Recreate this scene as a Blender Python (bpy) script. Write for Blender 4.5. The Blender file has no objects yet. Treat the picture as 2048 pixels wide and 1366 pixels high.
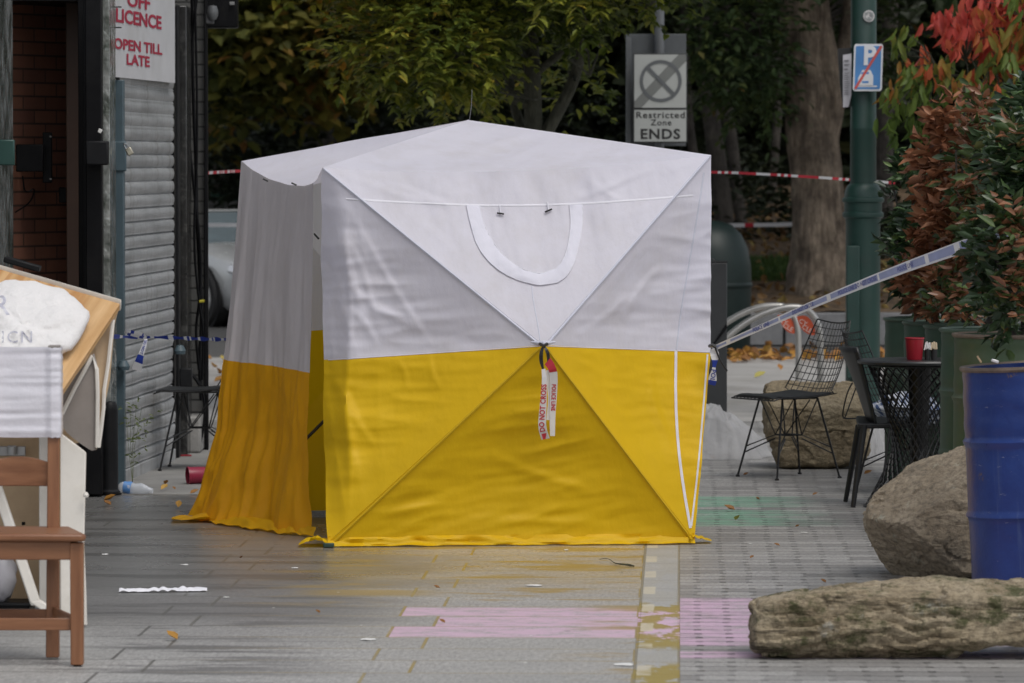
import bpy, bmesh, math, random
import numpy as np
from mathutils import Vector, Matrix, noise
from mathutils.bvhtree import BVHTree
R = math.radians
random.seed(7)
rng = np.random.default_rng(7)
S = bpy.context.scene
COL = S.collection
# ---------------------------------------------------------------- camera
FPX = 10000.0; CAMH = 1.75
PITCH = math.atan(363.0/FPX)
cd = bpy.data.cameras.new('camera'); cam = bpy.data.objects.new('camera', cd); COL.objects.link(cam)
cam.location = (0, 0, CAMH); cam.rotation_euler = (math.pi/2-PITCH, 0, 0)
cd.sensor_width = 36.0; cd.lens = 36.0*FPX/2048.0
cd.clip_start = 0.5; cd.clip_end = 1500
cd.dof.use_dof = True; cd.dof.focus_distance = 22.8; cd.dof.aperture_fstop = 7.5
S.camera = cam
# ---------------------------------------------------------------- sky, sun, exposure
SUN_EL, SUN_AZ = R(58), R(148)      # azimuth clockwise from +Y: behind the camera, to the right
W = bpy.data.worlds.new('World'); S.world = W; W.use_nodes = True
wn = W.node_tree.nodes; wl = W.node_tree.links
bg = wn['Background']; sky = wn.new('ShaderNodeTexSky'); sky.sky_type = 'NISHITA'; sky.sun_disc = False
sky.sun_elevation = SUN_EL; sky.sun_rotation = SUN_AZ; sky.air_density = 1.0; sky.dust_density = 3.0; sky.ozone_density = 1.0
hs = wn.new('ShaderNodeHueSaturation'); hs.inputs['Saturation'].default_value = 0.30
wl.new(sky.outputs['Color'], hs.inputs['Color']); wl.new(hs.outputs['Color'], bg.inputs['Color'])
bg.inputs['Strength'].default_value = 0.085
sd = bpy.data.lights.new('sun', 'SUN'); sd.energy = 0.7; sd.angle = R(28); sd.color = (1.0, .96, .9)
sun = bpy.data.objects.new('sun', sd); COL.objects.link(sun)
sdir = Vector((math.sin(SUN_AZ)*math.cos(SUN_EL), math.cos(SUN_AZ)*math.cos(SUN_EL), math.sin(SUN_EL)))
sun.rotation_euler = (-sdir).to_track_quat('-Z', 'Y').to_euler(); sun.location = (6, -10, 14)
S.view_settings.view_transform = 'Standard'; S.view_settings.look = 'None'
S.view_settings.exposure = 0.68; S.view_settings.gamma = 1.0
# ---------------------------------------------------------------- helpers
cp, sp = math.cos(PITCH), math.sin(PITCH)
def ray(u, v):
    a = (u-1024)/FPX; b = -(v-683)/FPX
    return Vector((a, cp+b*sp, -sp+b*cp))
def PX(u, v, d):                      # point of the place at depth d seen at photo pixel u, v
    r = ray(u, v); return Vector((0, 0, CAMH)) + r*(d/r.y)
def GP(u, v, z=0.0):                  # point on the level z
    r = ray(u, v); return Vector((0, 0, CAMH)) + r*((z-CAMH)/r.z)
def V(*a): return Vector(a)
def nz(p, s=1.0): return noise.noise(Vector(p)*s)

class MB:
    def __init__(s): s.v = []; s.f = []; s.mi = []
    def add(s, vs, fs, mi=0):
        o = len(s.v); s.v += [tuple(p) for p in vs]; s.f += [tuple(i+o for i in f) for f in fs]; s.mi += [mi]*len(fs); return s
    def box(s, c, d, rot=None, mi=0):
        x, y, z = d[0]/2, d[1]/2, d[2]/2
        vs = [V(a*x, b*y, e*z) for e in (-1, 1) for b in (-1, 1) for a in (-1, 1)]
        if rot is not None: vs = [rot @ p for p in vs]
        c = Vector(c)
        return s.add([p+c for p in vs], [(0,2,3,1),(4,5,7,6),(0,1,5,4),(2,6,7,3),(0,4,6,2),(1,3,7,5)], mi)
    def hexa(s, q, off, mi=0):        # polygon q thickened by the vector off
        n = len(q); off = Vector(off); q = [Vector(p) for p in q]
        vs = q+[p+off for p in q]
        fs = [tuple(range(n)), tuple(range(2*n-1, n-1, -1))]+[(i, i+n, (i+1) % n+n, (i+1) % n) for i in range(n)]
        return s.add(vs, fs, mi)
    def tube(s, pts, r, seg=8, cap=True, flat=None, mi=0):
        pts = [Vector(p) for p in pts]; n = len(pts)
        rs = list(r) if hasattr(r, '__len__') else [r]*n
        t0 = (pts[1]-pts[0]).normalized()
        a = t0.orthogonal().normalized() if flat is None else (Vector(flat)-t0*Vector(flat).dot(t0)).normalized()
        vs = []
        for i in range(n):
            t = (pts[min(i+1, n-1)]-pts[max(i-1, 0)]).normalized()
            a = (a-t*a.dot(t)).normalized(); b = t.cross(a)
            for k in range(seg):
                q = 2*math.pi*k/seg
                vs.append(pts[i]+(a*math.cos(q)+b*math.sin(q))*rs[i])
        fs = [(i*seg+k, i*seg+(k+1) % seg, (i+1)*seg+(k+1) % seg, (i+1)*seg+k) for i in range(n-1) for k in range(seg)]
        if cap: fs += [tuple(range(seg-1, -1, -1)), tuple((n-1)*seg+k for k in range(seg))]
        return s.add(vs, fs, mi)
    def lathe(s, prof, c=(0,0,0), seg=32, mi=0, cap=False):
        c = Vector(c); n = len(prof)
        vs = [c+V(r*math.cos(2*math.pi*k/seg), r*math.sin(2*math.pi*k/seg), z) for r, z in prof for k in range(seg)]
        fs = [(i*seg+k, i*seg+(k+1) % seg, (i+1)*seg+(k+1) % seg, (i+1)*seg+k) for i in range(n-1) for k in range(seg)]
        if cap: fs += [tuple(range(seg-1, -1, -1)), tuple((n-1)*seg+k for k in range(seg))]
        return s.add(vs, fs, mi)
    def grid(s, P, mi=0, wrap=False):
        P = list(P); n = len(P); m = len(P[0])
        vs = [p for row in P for p in row]; mm = m if wrap else m-1
        return s.add(vs, [(i*m+j, i*m+(j+1) % m, (i+1)*m+(j+1) % m, (i+1)*m+j) for i in range(n-1) for j in range(mm)], mi)
    def build(s, name, mat, parent=None, world=True, smooth=True, ang=35, bevel=0):
        me = bpy.data.meshes.new(name)
        off = Vector((0,0,0))
        if parent is not None and world:
            q = parent
            while q is not None: off += q.location; q = q.parent
        me.from_pydata([tuple(Vector(p)-off) for p in s.v], [], s.f)
        for m in (mat if isinstance(mat, (list, tuple)) else [mat]): me.materials.append(m)
        if any(s.mi): me.polygons.foreach_set('material_index', s.mi)
        if smooth:
            me.polygons.foreach_set('use_smooth', [True]*len(s.f)); me.set_sharp_from_angle(angle=R(ang))
        me.update()
        o = bpy.data.objects.new(name, me); COL.objects.link(o)
        if parent is not None: o.parent = parent
        if bevel:
            b = o.modifiers.new('bevel', 'BEVEL'); b.width = bevel; b.segments = 2; b.limit_method = 'ANGLE'; b.angle_limit = R(40)
        return o
    def bvh(s): return BVHTree.FromPolygons([Vector(p) for p in s.v], s.f)

def tag(o, label=None, cat=None, group=None, kind=None):
    for k, x in (('label', label), ('category', cat), ('group', group), ('kind', kind)):
        if x: o[k] = x
    return o
def empty(name, loc, label, cat, group=None, rz=0):
    o = bpy.data.objects.new(name, None); COL.objects.link(o); o.empty_display_size = .1
    o.location = loc; o.rotation_euler = (0, 0, rz); return tag(o, label, cat, group)
def copy_tree(o, parent=None):
    c = o.copy(); COL.objects.link(c); c.parent = parent
    for ch in list(o.children): copy_tree(ch, c)
    return c
def relabel(o, label): o['label'] = label; return o

# ---------------------------------------------------------------- material helpers
class NT:
    def __init__(s, m): s.n = m.node_tree.nodes; s.l = m.node_tree.links; s.bsdf = s.n['Principled BSDF']; s.out = s.n['Material Output']
    def new(s, t, **k):
        x = s.n.new(t)
        for a, b in k.items(): setattr(x, a, b)
        return x
    def put(s, sock, val):
        if isinstance(val, bpy.types.NodeSocket): s.l.new(val, sock)
        elif isinstance(val, (tuple, list)) and len(val) == 3 and sock.type == 'RGBA': sock.default_value = (*val, 1)
        else: sock.default_value = val
    def math(s, op, a, b=0.0, c=None, clamp=False):
        x = s.new('ShaderNodeMath', operation=op, use_clamp=clamp); s.put(x.inputs[0], a); s.put(x.inputs[1], b)
        if c is not None: s.put(x.inputs[2], c)
        return x.outputs[0]
    def mix(s, f, a, b, blend='MIX'):
        x = s.new('ShaderNodeMix', data_type='RGBA', blend_type=blend); s.put(x.inputs[0], f); s.put(x.inputs[6], a); s.put(x.inputs[7], b); return x.outputs[2]
    def coord(s): return s.new('ShaderNodeTexCoord').outputs['Object']
    def map(s, vec, scale=(1,1,1), loc=(0,0,0), rot=(0,0,0)):
        x = s.new('ShaderNodeMapping'); s.l.new(vec, x.inputs[0]); x.inputs[1].default_value = loc; x.inputs[2].default_value = rot; x.inputs[3].default_value = scale; return x.outputs[0]
    def noise(s, vec, scale, detail=5, rough=.6, col=False):
        x = s.new('ShaderNodeTexNoise'); s.l.new(vec, x.inputs['Vector']); x.inputs['Scale'].default_value = scale; x.inputs['Detail'].default_value = detail; x.inputs['Roughness'].default_value = rough
        return x.outputs['Color' if col else 'Fac']
    def ramp(s, f, stops):
        x = s.new('ShaderNodeValToRGB'); s.put(x.inputs[0], f); e = x.color_ramp.elements
        while len(e) < len(stops): e.new(.5)
        for q, (p, c) in zip(e, stops): q.position = p; q.color = (c, c, c, 1) if not hasattr(c, '__len__') else (*c, 1)
        return x.outputs[0]
    def sep(s, vec):
        x = s.new('ShaderNodeSeparateXYZ'); s.l.new(vec, x.inputs[0]); return x.outputs
    def range(s, val, a, b):          # smooth 0..1
        x = s.new('ShaderNodeMapRange', interpolation_type='SMOOTHSTEP'); s.put(x.inputs[0], val); x.inputs[1].default_value = a; x.inputs[2].default_value = b; return x.outputs[0]
    def band(s, val, a, b, w):        # 1 between a and b
        return s.math('MULTIPLY', s.range(val, a-w, a+w), s.math('SUBTRACT', 1.0, s.range(val, b-w, b+w)))
    def bump(s, h, dist, strength=1.0):
        x = s.new('ShaderNodeBump'); s.put(x.inputs['Height'], h); x.inputs['Distance'].default_value = dist; x.inputs['Strength'].default_value = strength
        s.l.new(x.outputs[0], s.bsdf.inputs['Normal']); return x
def newmat(name):
    m = bpy.data.materials.new(name); m.use_nodes = True; return m, NT(m)
_mats = {}
def M(name, col, rough=.6, metal=0.0, var=.12, vs=6, bump=0.0, bs=40, spec=.5, trans=0.0, dirt=None, ds=3.0, coat=0):
    if name in _mats: return _mats[name]
    m, t = newmat(name); c = t.coord()
    n1 = t.noise(c, vs)
    f = t.ramp(n1, [(.3, 0), (.7, 1)])
    a = tuple(x*(1-var) for x in col); b = tuple(min(x*(1+var), .95) for x in col)
    cc = t.mix(f, a, b)
    if dirt:
        d = t.ramp(t.noise(c, ds, 8, .7), [(.5, 0), (.72, 1)]); cc = t.mix(t.math('MULTIPLY', d, dirt[3] if len(dirt) > 3 else .8), cc, dirt[:3])
    t.put(t.bsdf.inputs['Base Color'], cc)
    t.put(t.bsdf.inputs['Roughness'], t.math('ADD', rough-.08, t.math('MULTIPLY', n1, .16)))
    t.bsdf.inputs['Metallic'].default_value = metal; t.bsdf.inputs['Specular IOR Level'].default_value = spec
    if coat: t.bsdf.inputs['Coat Weight'].default_value = coat
    if bump: t.bump(t.noise(c, bs, 6, .65), bump)
    if trans:
        tr = t.new('ShaderNodeBsdfTranslucent'); t.put(tr.inputs[0], cc); ms = t.new('ShaderNodeMixShader'); ms.inputs[0].default_value = trans
        t.l.new(t.bsdf.outputs[0], ms.inputs[1]); t.l.new(tr.outputs[0], ms.inputs[2]); t.l.new(ms.outputs[0], t.out.inputs[0])
    _mats[name] = m; return m
def leafmat(name, stops, rough=.5, trans=.3, spec=.4):
    m, t = newmat(name); a = t.new('ShaderNodeAttribute', attribute_name='tint')
    cc = t.ramp(a.outputs['Fac'], stops)
    c2 = t.mix(t.math('MULTIPLY', t.noise(t.coord(), 35), .5), cc, t.mix(.5, cc, (.03, .03, .01)))
    t.put(t.bsdf.inputs['Base Color'], c2); t.bsdf.inputs['Roughness'].default_value = rough; t.bsdf.inputs['Specular IOR Level'].default_value = spec
    tr = t.new('ShaderNodeBsdfTranslucent'); t.put(tr.inputs[0], cc); ms = t.new('ShaderNodeMixShader'); ms.inputs[0].default_value = trans
    t.l.new(t.bsdf.outputs[0], ms.inputs[1]); t.l.new(tr.outputs[0], ms.inputs[2]); t.l.new(ms.outputs[0], t.out.inputs[0])
    return m

# ---------------------------------------------------------------- lettering
def text2d(s, size=1.0, bold=0.0, space=1.0, align='CENTER'):
    cu = bpy.data.curves.new('lettering', 'FONT'); cu.body = s; cu.size = size; cu.align_x = align; cu.align_y = 'CENTER'
    cu.offset = bold*size; cu.space_character = space; cu.resolution_u = 3; cu.fill_mode = 'FRONT'
    o = bpy.data.objects.new('lettering', cu); me = bpy.data.meshes.new_from_object(o)
    vs = [v.co.copy() for v in me.vertices]; fs = [tuple(p.vertices) for p in me.polygons]
    bpy.data.objects.remove(o); bpy.data.curves.remove(cu); bpy.data.meshes.remove(me)
    return vs, fs
def lettering(s, org, xd, yd, size, mat, parent, xs=1.0, bold=0.0, space=1.0, align='CENTER', name='lettering', world=True):
    vs, fs = text2d(s, size, bold, space, align); xd = Vector(xd).normalized(); yd = Vector(yd).normalized(); n = xd.cross(yd); org = Vector(org)
    mb = MB(); mb.add([org+xd*(p.x*xs)+yd*p.y+n*.0015 for p in vs], fs)
    return mb.build(name, mat, parent, world=world, smooth=False)

# ---------------------------------------------------------------- leaves and trees
def leaf_mesh(name, mat, parent, pts, dirs, nrm, length, width, tint, fold=.25, droop=.15, kind=None, world=True):
    pts = np.asarray(pts, float); N = len(pts)
    d = np.asarray(dirs, float); d /= np.linalg.norm(d, axis=1, keepdims=True)+1e-9
    n = np.asarray(nrm, float); n -= d*np.sum(n*d, 1, keepdims=True); n /= np.linalg.norm(n, axis=1, keepdims=True)+1e-9
    s = np.cross(d, n)
    L = np.broadcast_to(np.asarray(length, float), (N,))[:, None]; Wd = np.broadcast_to(np.asarray(width, float), (N,))[:, None]/2
    shp = [(0,0,0), (.5,0,-.06), (1,0,-droop-.06), (.22,-.75,fold*.75), (.6,-.9,fold*.8), (.22,.75,fold*.75), (.6,.9,fold*.8)]
    vs = np.stack([pts+d*L*a+s*Wd*b+n*(Wd*c if abs(b) > 0 else L*c) for a, b, c in shp], 1)
    off = np.zeros(3)
    q = parent
    while q is not None and world: off += np.array(q.location); q = q.parent
    vs = vs.reshape(-1, 3)-off
    base = np.arange(N)[:, None]*7
    fa = np.concatenate([base+np.array([0,1,2,4,3]), base+np.array([0,5,6,2,1])], 1).reshape(-1)
    me = bpy.data.meshes.new(name)
    me.vertices.add(N*7); me.vertices.foreach_set('co', vs.reshape(-1))
    me.loops.add(N*10); me.loops.foreach_set('vertex_index', fa.astype(np.int32))
    me.polygons.add(N*2); me.polygons.foreach_set('loop_start', np.arange(N*2, dtype=np.int32)*5)
    me.update(calc_edges=True)
    at = me.attributes.new('tint', 'FLOAT', 'FACE'); at.data.foreach_set('value', np.repeat(np.clip(tint, 0, 1), 2).astype(np.float32))
    me.materials.append(mat); me.validate()
    o = bpy.data.objects.new(name, me); COL.objects.link(o); o.parent = parent
    if kind: o['kind'] = kind
    return o
def unit(n):
    v = rng.normal(size=(n, 3)); return v/np.linalg.norm(v, axis=1, keepdims=True)
def in_ellipsoids(ells, n, shell=.45):
    vol = np.array([e[1][0]*e[1][1]*e[1][2]*(e[2] if len(e) > 2 else 1) for e in ells]); k = rng.choice(len(ells), n, p=vol/vol.sum())
    c = np.array([e[0] for e in ells], float)[k]; r = np.array([e[1] for e in ells], float)[k]
    rad = rng.random((n, 1))**(1/3.0)*(1-shell)+shell*rng.random((n, 1))**.15
    return c+unit(n)*np.clip(rad, 0, 1)*r, c
def twig_leaves(tw, out, per, spread, up=.2, flat=.5):     # several leaves along a short twig at every point of tw
    n = len(tw); d = out+unit(n)*.7; d[:, 2] += up; d /= np.linalg.norm(d, axis=1, keepdims=True)
    T = np.repeat(d, per, 0); P = np.repeat(tw, per, 0)+T*(rng.random((n*per, 1))*spread)
    sd_ = np.cross(T, [0, 0, 1.0])+1e-6; sd_ /= np.linalg.norm(sd_, axis=1, keepdims=True)
    sg = rng.choice([-1, 1], (n*per, 1))
    D = T*.6+sd_*sg*.8+unit(n*per)*.35
    Nn = unit(n*per)*(1-flat)+np.array([0, 0, 1.0])*flat*1.5
    return P, D, Nn
# ================================================================ ground
AX = .0335                                                 # street axis leans slightly right
GROT = -math.atan(AX); GO = Vector((-.157, 0, 0))
def LG(x, y, z=0):                                         # paving frame -> world
    c, s = math.cos(GROT), math.sin(GROT); return Vector((GO.x+c*x-s*y, GO.y+s*x+c*y, z))
def sheet(name, x0, x1, y0, y1, z, mat, th=.0, nx=1, ny=1):
    mb = MB()
    if th: mb.box(((x0+x1)/2, (y0+y1)/2, z-th/2), (x1-x0, y1-y0, th))
    else: mb.add([(x0,y0,z),(x1,y0,z),(x1,y1,z),(x0,y1,z)], [(0,1,2,3)])
    o = mb.build(name, mat, smooth=False); o.location = GO; o.rotation_euler = (0,0,GROT); tag(o, kind='structure'); return o
OCHRE = (.30, .195, .03); PINK = (.62, .42, .56); GREEN = (.16, .30, .19)
def mat_slab():
    m, t = newmat('grey_slab_paving'); c = t.coord(); x, y, z = t.sep(c)
    wob = t.math('MULTIPLY', t.math('SUBTRACT', t.noise(c, 4, 3), .5), .02)
    cc2 = t.new('ShaderNodeCombineXYZ'); t.put(cc2.inputs[0], x); t.put(cc2.inputs[1], t.math('ADD', y, t.math('MULTIPLY', wob, .25)))
    b = t.new('ShaderNodeTexBrick', offset=.836, offset_frequency=2); t.l.new(cc2.outputs[0], b.inputs['Vector'])
    for k, v in (('Scale', 1.0), ('Mortar Size', .0065), ('Mortar Smooth', .15), ('Bias', 0), ('Brick Width', .915), ('Row Height', .425)): b.inputs[k].default_value = v
    b.inputs['Color1'].default_value = (.0,)*3+(1,); b.inputs['Color2'].default_value = (1,)*3+(1,); b.inputs['Mortar'].default_value = (.5,)*3+(1,)
    rnd = b.outputs['Color']; fac = b.outputs['Fac']
    base = t.mix(rnd, (.40, .40, .39), (.50, .497, .485))
    fine = t.ramp(t.noise(t.map(c, (1, .2, 1)), 62, 4, .9), [(.38, 0), (.62, 1)])
    base = t.mix(t.math('MULTIPLY', fine, .72), base, (.14, .14, .138))
    sp_ = t.ramp(t.noise(t.map(c, (1, .3, 1)), 70, 2), [(.62, 0), (.68, 1)]); base = t.mix(t.math('MULTIPLY', sp_, .35), base, (.62, .62, .6))
    blot = t.ramp(t.noise(t.map(c, (.8, 1.2, 1)), 1.6, 7, .65), [(.35, 0), (.7, 1)]); base = t.mix(t.math('MULTIPLY', blot, .42), base, (.24, .24, .237))
    # a damp, trodden patch in front of the shops
    xr = t.math('ADD', x, t.math('MULTIPLY', t.math('SUBTRACT', t.noise(t.map(c, (.6, 1.6, 1)), 1.3, 6), .5), 1.5))
    yr = t.math('ADD', y, t.math('MULTIPLY', t.math('SUBTRACT', t.noise(t.map(c, (.5, 1, 1), (4, 0, 0)), 1.0, 5), .5), 2.2))
    damp = t.math('MULTIPLY', t.math('SUBTRACT', 1.0, t.range(xr, -1.3, -.6)), t.range(yr, 17.6, 19.6))
    base = t.mix(t.math('MULTIPLY', damp, .74), base, (.085, .085, .086))
    streak = t.ramp(t.noise(t.map(c, (.45, 2.6, 1), (3, 1, 0)), 1.4, 7, .62), [(.52, 0), (.57, 1)])
    base = t.mix(t.math('MULTIPLY', t.math('MULTIPLY', streak, t.math('SUBTRACT', 1.0, t.range(x, -1.5, -.8))), .72), base, (.055, .055, .056))
    # pink painted courses
    en = t.math('MULTIPLY', t.math('SUBTRACT', t.noise(c, 9, 5), .5), .05)
    ye = t.math('ADD', y, en)
    row = t.math('SUBTRACT', y, 0.0)
    p1 = t.math('MULTIPLY', t.band(ye, 19.13, 19.50, .02), t.range(x, -.92, -.91))
    p2 = t.math('MULTIPLY', t.band(ye, 18.68, 19.13, .012), t.range(x, -.77, -.76))
    p3 = t.math('MULTIPLY', t.band(ye, 18.27, 18.70, .012), t.range(x, -.925, -.91))
    pk = t.math('MAXIMUM', t.math('MAXIMUM', p1, p2), p3)
    wear = t.ramp(t.noise(t.map(c, (1, 1.2, 1), (7, 0, 0)), 6, 9, .75), [(.36, .12), (.54, .92)])
    base = t.mix(t.math('MULTIPLY', pk, wear), base, PINK)
    # ochre paint left in joints and in smears
    reg = t.math('MULTIPLY', t.band(y, 16.0, 24, .9), t.range(x, -1.75, -1.2))
    sm = t.ramp(t.noise(t.map(c, (.9, 2.6, 1), (1.3, 5.2, 0)), 1.5, 7, .62), [(.535, 0), (.60, 1)])
    smr = t.math('MULTIPLY', sm, t.math('MAXIMUM', t.band(y, 19.6, 23.5, .5), t.math('MULTIPLY', t.range(x, -.35, 0), t.band(y, 16.5, 20, .3))))
    j1 = t.math('MULTIPLY', t.range(x, -.3, -.02), t.band(ye, 19.46, 19.62, .03))
    j2 = t.math('MULTIPLY', t.band(x, -1.35, -.85, .12), t.band(ye, 20.02, 20.3, .04))
    j3 = t.math('MULTIPLY', t.range(x, -1.1, -.9), t.math('SUBTRACT', 1.0, t.range(x, -.75, -.6)))
    sm2 = t.math('MAXIMUM', t.math('MULTIPLY', smr, reg), t.math('MAXIMUM', t.math('MULTIPLY', j1, .9), t.math('MULTIPLY', j2, .8)))
    base = t.mix(t.math('MULTIPLY', sm2, .85, clamp=True), base, OCHRE)
    jc = t.mix(t.math('MULTIPLY', reg, t.ramp(t.noise(c, 2.2), [(.3, .5), (.5, 1)])), (.075, .075, .07), (.30, .22, .05))
    base = t.mix(t.math('MULTIPLY', fac, t.ramp(t.noise(c, 3), [(.3, .7), (.6, 1)])), base, jc)
    base = t.mix(.12, base, (.34, .32, .29))
    vo = t.new('ShaderNodeTexVoronoi'); t.l.new(t.map(c, (1, .45, 1)), vo.inputs['Vector']); vo.inputs['Scale'].default_value = 3.4; vo.inputs['Randomness'].default_value = 1
    base = t.mix(t.math('MULTIPLY', t.ramp(vo.outputs['Distance'], [(.035, 1), (.06, 0)]), t.ramp(t.noise(c, 1.3), [(.45, 0), (.6, .8)])), base, (.07, .07, .068))
    vo = t.new('ShaderNodeTexVoronoi'); t.l.new(t.map(c, (1, .4, 1), (5, 3, 0)), vo.inputs['Vector']); vo.inputs['Scale'].default_value = 5.2
    base = t.mix(t.math('MULTIPLY', t.ramp(vo.outputs['Distance'], [(.025, 1), (.04, 0)]), .7), base, (.66, .66, .62))
    t.put(t.bsdf.inputs['Base Color'], base)
    t.put(t.bsdf.inputs['Roughness'], t.math('SUBTRACT', t.math('ADD', .36, t.math('MULTIPLY', t.noise(c, 2.5, 5), .26)), t.math('MULTIPLY', t.range(y, 19.6, 21.2), .20)))
    h = t.math('SUBTRACT', t.math('MULTIPLY', fine, .12), fac); t.bump(h, .0018)
    return m
def mat_block():
    m, t = newmat('grey_block_paving'); c = t.coord(); x, y, z = t.sep(c)
    w = t.math('MULTIPLY', t.math('SUBTRACT', t.noise(c, 1.5, 3), .5), .05)
    xr = t.math('ADD', x, w); yr = t.math('ADD', y, t.math('MULTIPLY', t.math('SUBTRACT', t.noise(t.map(c, (1,1,1), (9,0,0)), 1.2, 3), .5), .05))
    PX_, PY_ = .226, .15
    r = t.math('DIVIDE', yr, PY_); ri = t.math('FLOOR', r); fy = t.math('SUBTRACT', r, ri)
    q = t.math('ADD', t.math('DIVIDE', xr, PX_), t.math('MULTIPLY', t.math('MODULO', ri, 2.0), .5)); qi = t.math('FLOOR', q); fx = t.math('SUBTRACT', q, qi)
    idn = t.new('ShaderNodeTexWhiteNoise', noise_dimensions='2D'); cb = t.new('ShaderNodeCombineXYZ'); t.put(cb.inputs[0], qi); t.put(cb.inputs[1], ri); t.l.new(cb.outputs[0], idn.inputs['Vector'])
    base = t.mix(idn.outputs['Value'], (.21, .203, .196), (.42, .412, .40))
    fine = t.ramp(t.noise(t.map(c, (1, .22, 1)), 60, 4, .9), [(.38, 0), (.62, 1)]); base = t.mix(t.math('MULTIPLY', fine, .6), base, (.15, .147, .142))
    blot = t.ramp(t.noise(c, 1.1, 6, .65), [(.35, 0), (.7, 1)]); base = t.mix(t.math('MULTIPLY', blot, .3), base, (.34, .33, .315))
    ly = t.math('SUBTRACT', 1.0, t.range(t.math('ABSOLUTE', t.math('SUBTRACT', fy, .5)), .40, .485)); ly = t.math('SUBTRACT', 1.0, ly)
    lx = t.range(t.math('ABSOLUTE', t.math('SUBTRACT', fx, .5)), .465, .49)
    # drainage notch in the middle of each long side and at each end
    n1 = t.math('MULTIPLY', t.range(t.math('ABSOLUTE', t.math('SUBTRACT', fx, .5)), .43, .45), t.range(t.math('ABSOLUTE', t.math('SUBTRACT', fy, .5)), .28, .36))
    ax = t.math('ABSOLUTE', t.math('SUBTRACT', t.math('ABSOLUTE', t.math('SUBTRACT', fx, .5)), .0))
    n2 = t.math('MULTIPLY', t.math('SUBTRACT', 1.0, t.range(ax, .05, .07)), t.range(t.math('ABSOLUTE', t.math('SUBTRACT', fy, .5)), .28, .36))
    notch = t.math('MAXIMUM', n1, n2)
    gap = t.math('MULTIPLY', t.ramp(t.noise(c, 2.5, 3), [(.35, .5), (.6, 1)]), t.math('MAXIMUM', t.math('MULTIPLY', t.math('MULTIPLY', notch, .85), t.math('ADD', .5, t.math('MULTIPLY', t.ramp(t.noise(t.map(c, (4.42, 6.6, 1)), 2.0, 2), [(.35, 0), (.65, 1)]), .6))), t.math('MAXIMUM', t.math('MULTIPLY', ly, .62), t.math('MULTIPLY', lx, .12))))
    # pink and green bands
    ed = t.math('MULTIPLY', t.math('SUBTRACT', t.noise(t.map(c, (1, 2.5, 1)), 6, 6, .7), .5), .25)
    ye = t.math('ADD', y, ed); xe = t.math('ADD', x, t.math('MULTIPLY', t.math('SUBTRACT', t.noise(c, 5, 5), .5), .5))
    wear = t.ramp(t.noise(t.map(c, (1, 1.2, 1), (2, 0, 0)), 6, 9, .75), [(.36, .15), (.55, .85)])
    pk = t.math('MULTIPLY', t.math('MAXIMUM', t.band(ye, 18.0, 19.95, .06), t.band(ye, 17.55, 17.78, .05)), t.math('SUBTRACT', 1.0, t.range(x, 1.1, 1.5)))
    base = t.mix(t.math('MULTIPLY', pk, wear), base, (.60, .40, .55))
    g = t.math('MULTIPLY', t.math('MAXIMUM', t.band(ye, 23.9, 25.0, .07), t.band(ye, 25.2, 26.0, .07)), t.math('SUBTRACT', 1.0, t.range(xe, .45, 1.0)))
    base = t.mix(t.math('MULTIPLY', g, t.math('MULTIPLY', wear, .85)), base, (.17, .40, .27))
    base = t.mix(gap, base, (.03, .03, .028))
    t.put(t.bsdf.inputs['Base Color'], base)
    t.put(t.bsdf.inputs['Roughness'], t.math('ADD', .36, t.math('MULTIPLY', t.noise(c, 3, 4), .28)))
    t.bump(t.math('SUBTRACT', t.math('MULTIPLY', fine, .15), gap), .004)
    return m
def mat_strip():
    m, t = newmat('gully_strip'); c = t.coord(); x, y, z = t.sep(c)
    base = t.mix(t.ramp(t.noise(c, 120, 3, .8), [(.3, 0), (.7, 1)]), (.27, .27, .26), (.44, .437, .425))
    r = t.math('DIVIDE', y, .425); fy = t.math('SUBTRACT', r, t.math('FLOOR', r))
    jt = t.range(t.math('ABSOLUTE', t.math('SUBTRACT', fy, .5)), .485, .495); jx = t.range(t.math('ABSOLUTE', t.math('SUBTRACT', x, .08)), .068, .074)
    base = t.mix(t.math('MAXIMUM', t.math('MULTIPLY', jt, .5), t.math('MULTIPLY', jx, .6)), base, (.16, .12, .04))
    ed = t.math('MULTIPLY', t.math('SUBTRACT', t.noise(c, 8, 5), .5), .25)
    pk = t.band(t.math('ADD', y, ed), 18.25, 19.55, .05); wear = t.ramp(t.noise(c, 9, 7, .7), [(.35, 0), (.5, .9)])
    base = t.mix(t.math('MULTIPLY', pk, wear), base, PINK)
    oc = t.ramp(t.noise(t.map(c, (3.0, 1.6, 1), (.4, 2.6, 0)), 2.2, 7, .65), [(.455, 0), (.50, 1)])
    oc = t.math('MULTIPLY', oc, t.math('ADD', .10, t.math('MAXIMUM', t.band(y, 17.9, 19.75, .15), t.band(y, 15, 17.35, .1))))
    base = t.mix(t.math('MULTIPLY', oc, .85, clamp=True), base, (.30, .225, .04))
    g2 = t.math('DIVIDE', y, .80); fg = t.math('SUBTRACT', g2, t.math('FLOOR', g2))
    sq = t.math('MULTIPLY', t.band(t.math('ADD', fg, t.math('MULTIPLY', ed, .5)), .2, .62, .03), t.band(t.math('ADD', x, t.math('MULTIPLY', ed, .06)), .012, .06, .004))
    sq = t.math('MULTIPLY', sq, t.ramp(t.noise(c, 1.7), [(.4, 0), (.5, 1)]))
    base = t.mix(t.math('MULTIPLY', sq, .8), base, (.55, .50, .38))
    t.put(t.bsdf.inputs['Base Color'], base); t.put(t.bsdf.inputs['Roughness'], t.math('ADD', .45, t.math('MULTIPLY', t.noise(c, 6), .25)))
    t.bump(t.math('SUBTRACT', t.noise(c, 120), t.math('MAXIMUM', jt, jx)), .003)
    return m
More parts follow.
